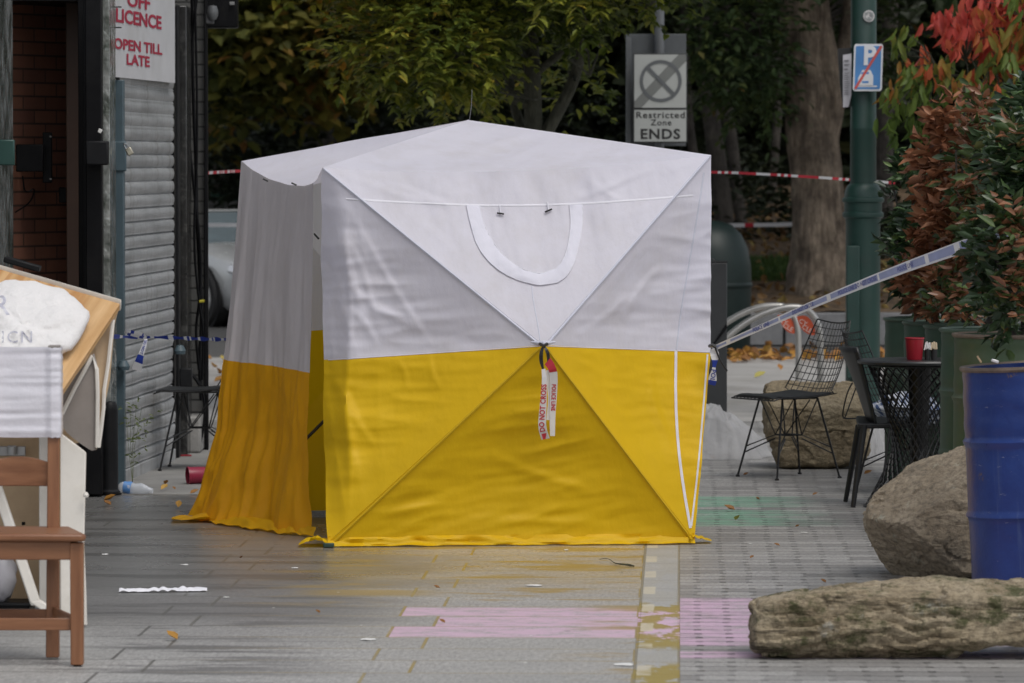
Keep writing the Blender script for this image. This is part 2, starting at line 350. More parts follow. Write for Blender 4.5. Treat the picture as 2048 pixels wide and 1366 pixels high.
m_conc = M('worn_concrete', (.24, .235, .225), .62, var=.25, vs=2.5, bump=.004, bs=90, dirt=(.11, .105, .10, .7), ds=1.5)
m_pale = M('pale_paving', (.36, .35, .335), .6, var=.18, vs=1.5, bump=.003, bs=70, dirt=(.22, .2, .17, .6), ds=1.2)
m_asph = M('asphalt', (.075, .073, .07), .7, var=.25, vs=3, bump=.006, bs=80)
m_soil = M('leafy_soil', (.10, .065, .035), .9, var=.6, vs=7, bump=.03, bs=14)
g = MB().add([(-300,-60,-.03),(300,-60,-.03),(300,500,-.03),(-300,500,-.03)], [(0,1,2,3)]).build('ground', M('earth', (.06, .05, .035), .9, var=.4, vs=.8), smooth=False); tag(g, kind='structure')
sheet('slab_pavement', -9, -.0006, 3, 25.98, 0, mat_slab(), .02)
sheet('gully_strip', 0, .16, 3, 33.5, -.002, mat_strip(), .02)
sheet('block_pavement', .1606, 14, 3, 33.5, 0, mat_block(), .02)
sheet('concrete_forecourt', -9, -.003, 26.08, 33.5, .0, m_conc, .02)
sheet('pale_pavement', -12, 16, 33.52, 44.2, 0, m_pale, .02)
sheet('road', -40, 40, 44.3, 60, -.006, m_asph, .02)
# raised planted bed behind the road edge, sloping up under the trees
bed = MB(); nb = 40
P = []
for i in range(nb):
    a = i/(nb-1); row = []
    for j in range(50):
        xx = .8+22*j/49; yy = 47.35+34*a**1.5
        row.append((xx, yy, .30+1.15*min(1, (yy-47.35)/14)**.8+.06*nz((xx, yy, 0), 1.1)))
    P.append(row)
bed.grid(P); bed.add([P[0][0], P[0][-1], (P[0][-1][0], 47.35, -.02), (.8, 47.35, -.02)], [(0,1,2,3)])
bedo = bed.build('planted_bank', m_soil); tag(bedo, kind='structure')
def bankz(x, y):
    return .30+1.15*min(1, max(0, y-47.35)/14)**.8 if x > .8 and y > 47.35 else 0.0
# granite kerb wall of the bed: one thing, separate blocks as parts
kw = empty('kerb_wall', (2.6, 47.1, 0), 'low wall of grey granite blocks edging the planted bank under the big tree', 'wall')
m_gran = M('granite', (.17, .172, .178), .7, var=.2, vs=9, bump=.004, bs=120, dirt=(.12, .12, .10, .5), ds=4)
xx = 1.0; k = 0
while xx < 9:
    w_ = random.uniform(.62, .95); o = MB().box((xx+w_/2, 47.18, .155), (w_-.02, .26, .31+random.uniform(-.01, .01))).build('block', m_gran, kw, bevel=.012); xx += w_; k += 1
# ================================================================ forensic tent
def fabric(name, col, trans=.22, rough=.55, dirt=None, sheen=.2):
    m, t = newmat(name); c = t.coord()
    w = t.noise(c, 380, 2); n = t.noise(t.map(c, (1, 1, .6)), 3.0, 6)
    cc = t.mix(t.ramp(n, [(.3, 0), (.7, 1)]), tuple(x*.94 for x in col), col)
    if dirt:
        z = t.sep(c)[2]; d = t.math('MULTIPLY', t.ramp(t.noise(c, 4, 7, .7), [(.45, 0), (.75, 1)]), dirt[3]); cc = t.mix(d, cc, dirt[:3])
    t.put(t.bsdf.inputs['Base Color'], cc); t.bsdf.inputs['Roughness'].default_value = rough; t.bsdf.inputs['Specular IOR Level'].default_value = .35
    t.bump(t.math('ADD', t.math('MULTIPLY', w, .06), t.math('MULTIPLY', t.noise(t.map(c, (1, 1, .5)), 22, 4, .55), 1.0)), .0035)
    tr = t.new('ShaderNodeBsdfTranslucent'); t.put(tr.inputs[0], cc); ms = t.new('ShaderNodeMixShader'); ms.inputs[0].default_value = trans
    t.l.new(t.bsdf.outputs[0], ms.inputs[1]); t.l.new(tr.outputs[0], ms.inputs[2]); t.l.new(ms.outputs[0], t.out.inputs[0])
    return m
mw = fabric('white_tent_fabric', (.79, .78, .875), .32, dirt=(.58, .55, .54, .36))
mwb = fabric('white_trim', (.79, .785, .85), .15)
mws = fabric('pole_sleeve_white', (.62, .63, .73), .1)
my = fabric('yellow_tent_fabric', (.83, .53, .004), .30, dirt=(.64, .38, .004, .3))
mys = fabric('pole_sleeve_yellow', (.60, .38, .006), .1)
mblk = M('black_plastic', (.015, .015, .016), .45, var=.2)
FLt = PX(645, 335, 22.73); FRt = PX(1422, 310, 23.0); FLb = GP(656, 1094); FRb = GP(1389, 1088)
RLt = PX(483, 322, 24.4); RRt = FRt+RLt-FLt; RRt.z = 1.75
RLb = Vector((-1.43, 24.45, 0)); RRb = FRb+(RLb-FLb); PK = PX(937, 240, 23.75)
HF = PX(1087, 690, 22.52); HF_OUT = HF
cen = (FLb+FRb+RLb+RRb)/4
def hub(a, b):
    m = (a+b)/2; n = (m-cen); n.z = 0; n.normalize(); p = m+n*.22; p.z = .93; return p
HR = hub(FRb, RRb); HB = hub(RLb, RRb)
tent = empty('forensic_tent', Vector((cen.x, cen.y, 0)), 'white over yellow pop-up police forensic tent with its side flap hanging open', 'tent')
def tri_grid(mb, A, B, C, n, fn):        # A at the hub; fn(point, bary) displaces
    idx = {}; vs = []; fs = []
    for i in range(n+1):
        for j in range(n+1-i):
            a = 1-i/n-j/n; b = i/n; c = j/n; idx[i, j] = len(vs); vs.append(fn(A*a+B*b+C*c, a, b, c))
    for i in range(n):
        for j in range(n-i):
            fs.append((idx[i, j], idx[i+1, j], idx[i, j+1]))
            if i+j < n-1: fs.append((idx[i+1, j], idx[i+1, j+1], idx[i, j+1]))
    mb.add(vs, fs)
def ridge(x): return 1-2*abs(x)
def wrinkle(p, amp, seed, dirv):
    d = Vector(dirv).normalized(); q = p-d*(p.dot(d)*.80)
    return amp*(.9*noise.noise(q*7+Vector((seed, 0, 0)))+.95*ridge(noise.noise(q*13+Vector((0, seed, 0))))*max(0, noise.noise(p*2.3+Vector((seed, 3, 1)))+.15)+.2*noise.noise(q*32))
def proj(p):
    r = Vector(p)-Vector((0, 0, CAMH)); dd = r.y*cp-r.z*sp; return 1024+FPX*r.x/dd, 683-FPX*(r.y*sp+r.z*cp)/dd
CREASES = [((652,360),(735,650),9),((664,372),(872,696),8),((690,572),(850,662),9),((700,612),(762,690),8),((672,440),(700,700),8),((735,610),(828,640),6),((700,480),(760,640),7),
 ((668,742),(704,836),8),((690,786),(748,892),8),((706,850),(692,1010),9),((800,716),(818,776),6),((860,702),(880,780),6),((700,1062),(905,760),11),((720,1066),(1000,800),12),((700,1052),(900,1004),9),((940,1044),(1210,1040),9),((980,905),(1190,990),10),
 ((1110,648),(1232,562),8),((1176,602),(1306,478),9),((1150,668),(1270,590),8),((1240,640),(1330,520),8),((1230,440),(1390,370),8),((1115,712),(1210,742),7),((1180,760),(1262,842),8),((1376,1052),(1290,880),10),((1300,740),(1345,900),8),
 ((690,352),(905,408),8),((770,362),(910,402),7),((1320,332),(1150,392),8),((1180,350),(1250,400),6),((1095,640),(1160,600),6),((980,600),(1060,672),7),((800,410),(930,520),8)]
def creases(p):
    u, v = proj(p); h = 0
    for (a, b, w) in CREASES:
        ax, ay = a; bx, by = b; dx, dy = bx-ax, by-ay; L2 = dx*dx+dy*dy; t = ((u-ax)*dx+(v-ay)*dy)/L2
        if -.1 < t < 1.1:
            s = ((u-ax)*dy-(v-ay)*dx)/math.sqrt(L2)+4*math.sin(t*5+a[0])
            if abs(s) < 4*w:
                x = s/w; h += .0042*(w/8)*(math.exp(-x*x)*1.3-.8*x*math.exp(-x*x*.5))*max(0, math.sin(math.pi*min(1, max(0, t))))**.6
    return h
def wall(TL, TR, BR, BL, ML, MR, H, n, seed, front=False, sag=.045):
    nrm = (TR-TL).cross(Vector((0, 0, 1))); nrm.z = 0; nrm.normalize()
    if (H-(TL+TR)/2).dot(nrm) < 0: nrm = -nrm
    up = MB(); lo = MB()
    def mk(kind, tl):
        def fn(p, a, b, c):
            if kind == 'top': A, B, C = a, b, c; dv = (TL+TR)/2-H
            elif kind == 'bot': A, B, C = a, b, c; dv = Vector((TR.x-TL.x, TR.y-TL.y, .25))
            elif kind == 'UL': A, B, C = a, b+c*(1-tl), c*tl; dv = (TL+BL)/2-H
            elif kind == 'LL': A, B, C = a, b*(1-tl), c+b*tl; dv = (TL+BL)/2-H
            elif kind == 'UR': A, B, C = a, b+c*(1-tl), c*tl; dv = (TR+BR)/2-H
            else: A, B, C = a, b*(1-tl), c+b*tl; dv = (TR+BR)/2-H
            bub = 27*A*B*C
            e = min(A, B, C) if kind in ('top', 'bot') else min(B, C) if A > .5 else min(A+.05, B, C)
            fade = min(1, max(0, min(A, B, C)*7)) if kind == 'top' else min(1, max(0, min(B, C)*7)) if kind != 'bot' else min(1, max(0, min(B, C, A+.02)*7))
            d = -.045*bub+wrinkle(p, .019, seed+{'top': 0, 'bot': 7, 'UL': 3, 'LL': 3}.get(kind, 5), dv)*fade
            if front: d += creases(p)*fade
            q = p+nrm*d
            if kind == 'top': q = q+(Vector((0, 0, -sag))-nrm*.02)*4*B*C*(1-A)**3
            if kind in ('UL', 'LL'):       # loose folds along the door side
                ed = max(0, 1-A*3.2); q = q+nrm*(.022*ed*min(1, 6*min(B, C)+.2)*ridge(noise.noise(Vector((A*9+(.8*p.z), p.z*1.1, seed))))*1.0)
                k = .10+.05*nz((p.z*2.3, seed, 1)); tb = max(0, 1-A/k)
                q = q-nrm*(.17*tb*min(1, 4*min(B, C)))+Vector((-.012*tb*nz((p.z*4, 2, seed)), 0, 0))
            return q
        return fn
    tl = (TL-ML).length/(TL-BL).length; tr = (TR-MR).length/(TR-BR).length
    tri_grid(up, H, TL, TR, n, mk('top', 0)); tri_grid(up, H, ML, TL, n, lambda p, a, b, c: mk('UL', tl)(p, a, c, b))
    tri_grid(up, H, TR, MR, n, mk('UR', tr)); tri_grid(lo, H, BR, BL, n, lambda p, a, b, c: mk('bot', 0)(p, a, c, b))
    tri_grid(lo, H, BL, ML, n, lambda p, a, b, c: mk('LL', tl)(p, a, c, b)); tri_grid(lo, H, MR, BR, n, mk('LR', tr))
    return up, lo, nrm
MLf = PX(655, 722, 22.73); MRf = PX(1421, 706, 23.0)
upF, loF, nF = wall(FLt, FRt, FRb+V(0,0,.02), FLb+V(0,0,.02), MLf, MRf, HF, 104, 3.0, True)
upF.build('upper_wall_panel', mw, tent, ang=60); loF.build('lower_wall_panel', my, tent, ang=60)
def zat(a, b, z): t = (a.z-z)/(a.z-b.z); return a+(b-a)*t
upR, loR, nR = wall(FRt, RRt, RRb+V(0,0,.02), FRb+V(0,0,.02), MRf, zat(RRt, RRb, .88), HR, 20, 9.0, sag=.03)
upR.build('upper_wall_panel', mw, tent, ang=60); loR.build('lower_wall_panel', my, tent, ang=60)
upB, loB, nB = wall(RRt, RLt, RLb+V(0,0,.03), RRb+V(0,0,.03), zat(RRt, RRb, .88), zat(RLt, RLb, .89), HB, 20, 14.0, sag=.03)
upB.build('upper_wall_panel', fabric('lit_white_fabric', (.88,.87,.86), .62), tent, ang=60); loB.build('lower_wall_panel', fabric('lit_yellow_fabric', (.9,.58,.006), .62), tent, ang=60)  # back wall made paler and more translucent so it looks lit from behind
# roof: four sagging triangles
roof = MB()
def rf(A, B, seed, sag, nvec):
    nn = (A-PK).cross(B-PK).normalized()
    if nn.z < 0: nn = -nn
    def fn(p, a, b, c):
        q = p-nn*(.03*27*a*b*c)+nn*wrinkle(p, .010, seed, A-PK)*min(1, 8*min(a, b, c))
        return q+(Vector((0, 0, -sag))-nvec*.02)*4*b*c*(1-a)**3
    return fn
tri_grid(roof, PK, FLt, FRt, 48, rf(FLt, FRt, 1, .045, nF)); tri_grid(roof, PK, FRt, RRt, 24, rf(FRt, RRt, 2, .03, nR))
tri_grid(roof, PK, RRt, RLt, 24, rf(RRt, RLt, 3, .03, nB))
nL = Vector((-(FLt-RLt).y, (FLt-RLt).x, 0)).normalized()
if nL.x > 0: nL = -nL
# the door side of the roof hangs lower, as a valance
edge = [PX(*q) for q in ((483,322,24.4),(500,336,24.3),(520,350,24.15),(545,361,23.95),(572,369,23.72),(600,373,23.45),(622,371,23.2),(634,358,22.98),(645,335,22.73))]
def edge_at(t):
    x = t*(len(edge)-1); i = min(int(x), len(edge)-2); return edge[i].lerp(edge[i+1], x-i)
P = []
for i in range(25):
    a = i/24; P.append([PK.lerp(edge_at(j/40), a)+V(0, 0, -.03*math.sin(math.pi*a)*min(1, j/9)+.006*nz((j/6, a*3, 2))*min(1, 4*(1-a))) for j in range(41)])
roof.grid(P)
roof.build('roof_panel', mw, tent, ang=60)
# hanging door flap: loose cloth with vertical folds
def mixcol(t): return t
def curtain():
    bot = [PX(390,1060,24.45), PX(420,1068,24.25), PX(470,1070,24.0), PX(520,1073,23.75), PX(570,1076,23.5), PX(631,1076,23.2)]
    for p in bot: p.z = max(.012, p.z)
    mid = [PX(443,860,24.4), PX(470,860,24.25), PX(500,860,24.05), PX(545,860,23.8), PX(585,860,23.5), PX(619,860,23.2)]
    q3 = [PX(458,690,24.4), PX(480,700,24.25), PX(508,705,24.05), PX(550,715,23.8), PX(588,725,23.5), PX(622,735,23.2)]
    q4 = [PX(470,520,24.4), PX(492,520,24.25), PX(518,520,24.05), PX(555,520,23.8), PX(592,520,23.5), PX(626,520,23.2)]
    def along(pts, t): x = t*(len(pts)-1); i = min(int(x), len(pts)-2); return pts[i].lerp(pts[i+1], x-i)
    top = [edge_at(t) for t in (0, .16, .34, .52, .68, .80)]
    rows = [(0, top), (.25, q4), (.50, q3), (.74, mid), (1.0, bot)]
    def at(u, v):
        for k in range(4):
            if v <= rows[k+1][0]: break
        a = (v-rows[k][0])/(rows[k+1][0]-rows[k][0])
        p = along(rows[k][1], u).lerp(along(rows[k+1][1], u), a)
        f = .004+.014*v**1.6
        ph = 2.2*nz((u*2, v*.9, 5)); fold = 2.4*nz((u*4.5+.5*v, v*.9, 3))+1.5*nz((u*9+1.1*v, v*1.3, 9))+1.1*ridge(nz((u*11-1.6*v, v*1.6, 5)))*ridge(nz((u*3, v*2, 1)))+.5*nz((u*24+2*v, v*2.4, 1))
        d = f*fold*(.35+.65*min(1, v*3))*min(1, (1-u)*9+.25)
        cr = .022*ridge(nz((u*5+v*2, v*7, 8)))*v**3+.010*ridge(nz((u*12, v*9+u*3, 4)))*v*v+.02*nz((u*6, v*5, 2))*max(0, v-.6)
        return p+nL*(d+cr)+V(-.25, -1, 0)*(.5*d)
    return at
at = curtain()
vs_ = .502
NU, NV = 110, 70
def vseam(u): return .515+.0*u
cu_ = MB(); cl_ = MB()
cu_.grid([[at(j/NU, (i/NV)*(.54-.02*j/NU)) for j in range(NU+1)] for i in range(NV+1)])
cl_.grid([[at(j/NU, (.54-.02*j/NU)+(i/NV)*(1-(.54-.02*j/NU))) for j in range(NU+1)] for i in range(NV+1)])
cu_.build('door_flap', fabric('shaded_white_fabric', (.66, .62, .635), .2, dirt=(.5, .45, .42, .3)), tent, ang=80); cl_.build('door_flap', fabric('shaded_amber_fabric', (.84, .40, .005), .30, dirt=(.46, .24, .006, .35)), tent, ang=80)  # same tent cloth; the shade of the door side is in these colours
# skirt lying on the ground
def skirt(path, out, w0, w1, n, seed, amp):
    mb = MB(); P = []
    for i in range(n+1):
        t = i/n; x = t*(len(path)-1); k = min(int(x), len(path)-2); p = path[k].lerp(path[k+1], x-k); o = Vector(out[0]).lerp(Vector(out[1]), t)
        w = w0+(w1-w0)*t; w *= 1+.5*nz((t*6, seed, 0)); row = []
        for j in range(7):
            a = j/6; z = .045*(1-a)**2+.004+amp*.75*abs(nz((t*11+seed, a*1.2, 4)))*min(1, a*3)*(1-.3*a)
            row.append(Vector((p.x, p.y, 0))+o*(w*a+.02*nz((t*14, a*3, seed)))+V(0, 0, z))
        P.append(row)
    mb.grid(P); return mb
sk = skirt([FLb, FRb], ((-.03,-1,0), (.1,-1,0)), .03, .035, 160, 2.0, .02); sk.build('skirt', my, tent, ang=70)
mya = fabric('shaded_amber_skirt', (.78, .42, .006), .25)  # yellow cloth with the flap's shade tone in its colour
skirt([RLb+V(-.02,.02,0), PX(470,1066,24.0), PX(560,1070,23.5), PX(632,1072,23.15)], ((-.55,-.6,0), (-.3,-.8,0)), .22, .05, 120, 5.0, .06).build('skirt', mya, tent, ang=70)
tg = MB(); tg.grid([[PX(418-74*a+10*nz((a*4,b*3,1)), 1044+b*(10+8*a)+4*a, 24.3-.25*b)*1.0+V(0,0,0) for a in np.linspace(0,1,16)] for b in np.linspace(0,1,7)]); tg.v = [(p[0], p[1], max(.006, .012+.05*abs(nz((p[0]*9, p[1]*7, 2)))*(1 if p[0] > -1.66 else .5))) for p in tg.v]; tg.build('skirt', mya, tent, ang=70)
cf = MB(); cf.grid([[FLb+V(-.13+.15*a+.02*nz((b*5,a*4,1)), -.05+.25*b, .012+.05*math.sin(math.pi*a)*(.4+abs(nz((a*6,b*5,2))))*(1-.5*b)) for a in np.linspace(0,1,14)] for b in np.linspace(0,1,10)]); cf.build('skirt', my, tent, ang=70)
cf = MB(); cf.grid([[FRb+V(-.01+.09*a, -.03+.12*b+.04*a, .012+.03*(1-a)*abs(nz((a*6,b*5,7)))+.02*(1-a)) for a in np.linspace(0,1,10)] for b in np.linspace(0,1,8)]); cf.build('skirt', my, tent, ang=70)
MB().box(FLb+V(.005,-.05,.012), (.05,.03,.02)).build('foot_plate', M('dark_green_plastic', (.02,.05,.035), .4), tent, bevel=.004)
# surfaces of the front to lay trim on
bv = BVHTree.FromPolygons([Vector(p) for p in upF.v+loF.v], upF.f+[tuple(i+len(upF.v) for i in f) for f in loF.f])
def on_front(u, v, off=.004):
    r = ray(u, v).normalized(); hit = bv.ray_cast(Vector((0, 0, CAMH)), r)
    p = hit[0] if hit[0] is not None else PX(u, v, 22.7)
    return p-r*off
def lerp_pts(pts, n):
    out = []; pts = [Vector(p) for p in pts]
    L = [0]
    for a, b in zip(pts, pts[1:]): L.append(L[-1]+(b-a).length)
    for i in range(n+1):
        s = L[-1]*i/n
        for k in range(len(pts)-1):
            if s <= L[k+1]+1e-9: break
        out.append(pts[k].lerp(pts[k+1], (s-L[k])/max(1e-9, L[k+1]-L[k])))
    return out
def smooth_pts(pts, n, it=2):
    pts = [Vector(p) for p in pts]
    for _ in range(it):
        q = [pts[0]]
        for a, b in zip(pts, pts[1:]): q += [a.lerp(b, .25), a.lerp(b, .75)]
        pts = q+[pts[-1]]
    return lerp_pts(pts, n)
def on_line(pix, n, r, off=.003, it=1):
    return [on_front(p.x, p.y, off) for p in smooth_pts([V(a, b, 0) for a, b in pix], n, it)], r
def strip(pix, wpx, n, off=.003, it=1):
    c = smooth_pts([V(a, b, 0) for a, b in pix], n, it); P = []
    for i, p in enumerate(c):
        t = (c[min(i+1, n)]-c[max(i-1, 0)]).normalized(); q = V(-t.y, t.x, 0)*(wpx/2)
        P.append([on_front(p.x+q.x, p.y+q.y, off*.4), on_front(p.x, p.y, off), on_front(p.x-q.x, p.y-q.y, off*.4)])
    mb = MB(); mb.grid(P); return mb
for pix in (((648,338),(1080,690)), ((1420,312),(1093,690))):
    p, r = on_line(pix, 60, .0065, .001, 0); MB().tube(p, r, 6).build('pole_sleeve', mws, tent)
for pix in (((1083,694),(668,1084)), ((1091,694),(1384,1080))):
    p, r = on_line(pix, 60, .0065, .001, 0); MB().tube(p, r, 6).build('pole_sleeve', mys, tent)
strip(((692,398),(850,407),(1000,412),(1160,408),(1300,398),(1386,391)), 4.2, 70, .003).build('hem', mwb, tent)
strip(((1352,702),(1351,800),(1356,890),(1366,970),(1381,1056)), 5.5, 60, .006).build('cord', mwb, tent)
strip(((1415,709),(1408,800),(1397,930),(1383,1052)), 3.6, 60, .004).build('cord', mwb, tent)
strip(((1408,345),(1400,400),(1380,520),(1362,620),(1353,700)), 3.2, 60, .003).build('seam', mws, tent)
strip(((1064,572),(1066,600),(1076,650),(1080,680)), 2.2, 20, .002).build('seam', mws, tent)
for j, (a, b) in enumerate((((656,720),(1084,692)), ((1090,692),(1420,704)))):
    strip((a, b), 2.0, 60, .003, 0).build('seam', mw, tent)
outer = smooth_pts([V(a,b,0) for a,b in ((933,410),(940,445),(955,495),(985,532),(1025,557),(1072,570),(1085,570),(1125,563),(1148,530),(1160,480),(1166,440),(1165,409))], 60, 1)
inner = smooth_pts([V(a,b,0) for a,b in ((959,411),(966,445),(982,478),(1005,510),(1040,537),(1076,547),(1088,545),(1118,535),(1133,505),(1140,470),(1142,440),(1139,410))], 60, 1)
fl = MB(); P = []
for k in range(6):
    a = k/5; P.append([on_front(o.x+(i.x-o.x)*a, o.y+(i.y-o.y)*a, .004+.004*math.sin(a*math.pi)+.006*max(0, ridge(nz((j*.45, a*1.3, 3))))) for j, (o, i) in enumerate(zip(outer, inner))])
fl.grid(P); fl.build('window_flap', fabric('flap_fabric', (.77,.765,.855), .2), tent, ang=70)
for pts in (outer, inner):
    MB().tube([on_front(p.x, p.y, .006) for p in pts], .0020, 5).build('window_flap_edge', mwb, tent)
for (u, v, du, dv) in ((1001,427,7,1), (1097,421,7,-3)):
    MB().tube([on_front(u-du, v-dv, .012), on_front(u+du, v+dv, .012)], .0042, 6).build('toggle', mblk, tent)
    MB().tube([on_front(u-2, v-17, .006), on_front(u, v-1, .012)], .003, 5).build('toggle_loop', mwb, tent)
for (u, v, d) in ((531,360,23.95), (588,368,23.5)):
    c = PX(u, v, d-.12); MB().tube([c+V(-.012,0,.006), c+V(.012,0,-.006)], .004, 6).build('toggle', mblk, tent)
MB().tube([PX(600,890,24.3), PX(668,822,24.5)], .008, 8).build('frame_pole', mblk, tent)
for a, b in ((RLt, RLb),): MB().tube([a+V(.03,.04,-.03), b+V(.03,.04,.01)], .007, 6).build('frame_pole', M('pole_grey', (.12,.12,.13), .4), tent)
MB().tube([PX(629,468,23.1), PX(637,477,23.05)], .005, 5).build('toggle', mblk, tent)
hc = HF+nF*.02; MB().lathe([(.001,0),(.035,.0),(.04,.012),(.03,.03),(.001,.034)], (0,0,0), 16)
MB().tube([PX(1062,684,22.50), PX(1087,687,22.47), PX(1110,684,22.50)], [.004,.013,.004], 8).build('hub_cover', mws, tent)
# hook and cord on the right corner
MB().tube([PX(1425,517,22.95), PX(1430,521,22.93), PX(1430,527,22.93), PX(1425,530,22.95)], .003, 5).build('toggle', mblk, tent)
# thin apex cord above the roof
MB().tube([PX(939,240,23.75), PX(943,210,23.8), PX(944,180,23.9)], .0016, 5).build('apex_cord', M('grey_cord', (.10,.10,.11), .6), tent)

# ================================================================ tapes
m_tw = M('white_tape', (.72, .72, .74), .35, var=.05, trans=.25)
m_tb = M('blue_tape', (.02, .045, .30), .35, var=.1, trans=.15)
m_tbp = M('pale_blue_tape', (.27, .32, .53), .35, var=.15, trans=.2)
m_tr = M('red_tape', (.50, .03, .05), .35, var=.1, trans=.15)
def ribbon(root, name, pts, wid, side, pattern, mats, n=120, lean=None):
    """flat band along pts; side: list of width directions; pattern: (share, material index) repeated"""
    c = smooth_pts(pts, n, 1); m = len(side)-1
    P = []; tot = sum(q[0] for q in pattern)
    for i, p in enumerate(c):
        x = i/n*m; k = min(int(x), max(m-1, 0)); s = Vector(side[k]).lerp(Vector(side[min(k+1, m)]), x-k) if m else Vector(side[0])
        t = (c[min(i+1, n)]-c[max(i-1, 0)]).normalized(); s = (s-t*s.dot(t)).normalized()
        w = wid(i/n) if callable(wid) else wid
        P.append((p, s, w, t))
    mb = MB(); L = 0
    for i in range(n):
        a, b = P[i], P[i+1]; L += (b[0]-a[0]).length
        x = L % tot; mi = 0
        for sh, q in pattern:
            if x < sh: mi = q; break
            x -= sh
        na = a[1].cross(a[3])*.0008; nb_ = b[1].cross(b[3])*.0008
        e = [a[0]-a[1]*a[2]/2, a[0]+a[1]*a[2]/2, b[0]+b[1]*b[2]/2, b[0]-b[1]*b[2]/2]
        mb.add(e, [(0,1,2,3)], mi)
    o = mb.build(name, mats, root, ang=80)
    return o, P
def ribbon_text(root, P, s, start, size, mat, flip=False, bold=.02, xs=1.0, back=False):
    vs, fs = text2d(s, size, bold, 1.05, 'LEFT'); L = [0]
    for a, b in zip(P, P[1:]): L.append(L[-1]+(b[0]-a[0]).length)
    out = []
    for p in vs:
        x = start+p.x*xs
        x = min(max(x, 0), L[-1]-1e-4); k = max(i for i in range(len(L)-1) if L[i] <= x); f = (x-L[k])/max(1e-9, L[k+1]-L[k])
        a, b = P[k], P[k+1]; c = a[0].lerp(b[0], f); sd_ = a[1].lerp(b[1], f); nn = sd_.cross(a[3]); 
        if nn.y > 0: nn = -nn
        out.append(c+sd_*(p.y*(-1 if flip else 1))+nn*.0022)
    mb = MB(); mb.add(out, fs); return mb.build('lettering', mat, root, smooth=False)
# blue and white tape from the tent corner to the shrub in the blue drum
a = PX(1424,698,22.93)
t1 = empty('police_tape', a, 'long blue and white police tape slanting up from tent corner to the shrub', 'tape')
o, P = ribbon(t1, 'band', [a, PX(1500,664,22.6), PX(1640,602,21.9), PX(1780,545,21.2), PX(1950,484,20.3)], lambda t: .014+.031*t**1.2, [(.05,-.35,.94),(-.1,-.25,.96)], [(.16,1),(.03,0),(.3,1),(.05,0)], [m_tw, m_tbp], 140)
ob = ribbon(t1, 'edge', [p[0]+p[1]*(p[2]*.5+.001)+V(0,-.002,0) for p in P[::7]], .006, [(0,-.3,.95)], [(1,0)], [m_tw], 60)
ob = ribbon(t1, 'edge', [p[0]-p[1]*(p[2]*.5+.001)+V(0,-.002,0) for p in P[::7]], .009, [(0,-.3,.95)], [(1,0)], [m_tw], 60)
for st, s in ((.42,'POLICE LINE'), (.85,'DO NOT CROSS'), (1.35,'POLICE LINE DO NOT CROSS'), (2.0,'POLICE LINE')):
    ribbon_text(t1, P, s, st, .026, m_tb, xs=1.15)
tl_ = empty('police_tape', PX(1426,700,22.9), 'short crumpled end of blue and white police tape hanging from the tent corner', 'tape')
o, P2 = ribbon(tl_, 'band', [PX(1426,697,22.9), PX(1431,715,22.88), PX(1427,742,22.89), PX(1424,770,22.9)], lambda t: .028+.012*math.sin(t*9), [(1,-.5,0),(.7,.3,0),(1,-.2,0),(.9,-.5,0)], [(.06,0),(.035,1)], [m_tw, m_tb], 40)
ribbon_text(tl_, P2, 'POLICE', .10, .03, m_tb)
MB().tube([PX(1419,692,22.93), PX(1425,690,22.88), PX(1432,694,22.88)], .008, 6).build('tie', mblk, tl_)
MB().tube([PX(1430,695,22.88), PX(1440,720,22.88), PX(1454,742,22.9)], .005, 5).build('tie', mblk, tl_)
# blue and white tape at the shutter
t2 = empty('police_tape', PX(290,672,25.5), 'thin twisted blue and white police tape across the shutter with a knotted end', 'tape')
o, P = ribbon(t2, 'band', [PX(224,673,25.2), PX(270,674,25.5), PX(340,675,25.4), PX(400,678,25.0), PX(462,679,24.5)], lambda t: .017+.006*math.sin(t*40), [(0,-.5,.8)], [(.11,1),(.04,0),(.14,1),(.05,0),(.03,1),(.02,0)], [m_tw, m_tb], 120)
ribbon(t2, 'loop', [PX(292,676,25.48), PX(282,667,25.4), PX(262,664,25.38), PX(250,660,25.4), PX(252,666,25.4), PX(275,672,25.42), PX(293,676,25.45)], lambda t: .018, [(.3,-.2,.8),(0,-.5,.8)], [(.05,0),(.02,1)], [m_tw, m_tb], 50)
o, P = ribbon(t2, 'tail', [PX(292,678,25.44), PX(289,690,25.4), PX(281,712,25.38), PX(273,741,25.4)], lambda t: .016+.036*t, [(1,-.3,0),(.9,-.5,.1),(1,-.2,0)], [(.105,0),(.045,1),(.2,0)], [m_tw, m_tb], 40)
ribbon_text(t2, P, 'DO NOT', .012, .022, m_tb, xs=.95)
# red and white cordon tapes behind the tent
def cordon(pts, w, label, seg, txt=None):
    t = empty('cordon_tape', pts[0], label, 'tape', 'red and white tapes strung behind the tent')
    o, P = ribbon(t, 'band', pts, w, [(0,-.3,.95)], seg, [m_tw, m_tr], 300)
    return t, P
t3, P3 = cordon([PX(412,346,31.4), PX(490,341,33), PX(900,336,35.5), PX(1422,343,36), PX(1600,352,36), PX(1790,366,36.2)], .019, 'upper red and white cordon tape running behind the tent past the green lamp post', [(.10,0),(.05,1),(.03,0),(.02,1),(.03,0),(.02,1),(.05,0),(.14,1)])
t4, P4 = cordon([PX(405,450,50.5), PX(475,450,50.3), PX(900,452,50), PX(1420,451,49.6), PX(1600,449,49.4), PX(1690,440,49.2)], .042, 'lower red and white cordon tape passing behind the big trunk and the silver car', [(.5,0),(.1,1),(.24,0),(.1,1)])
ribbon_text(t4, P4, 'POLICE', .56, .04, m_tr)
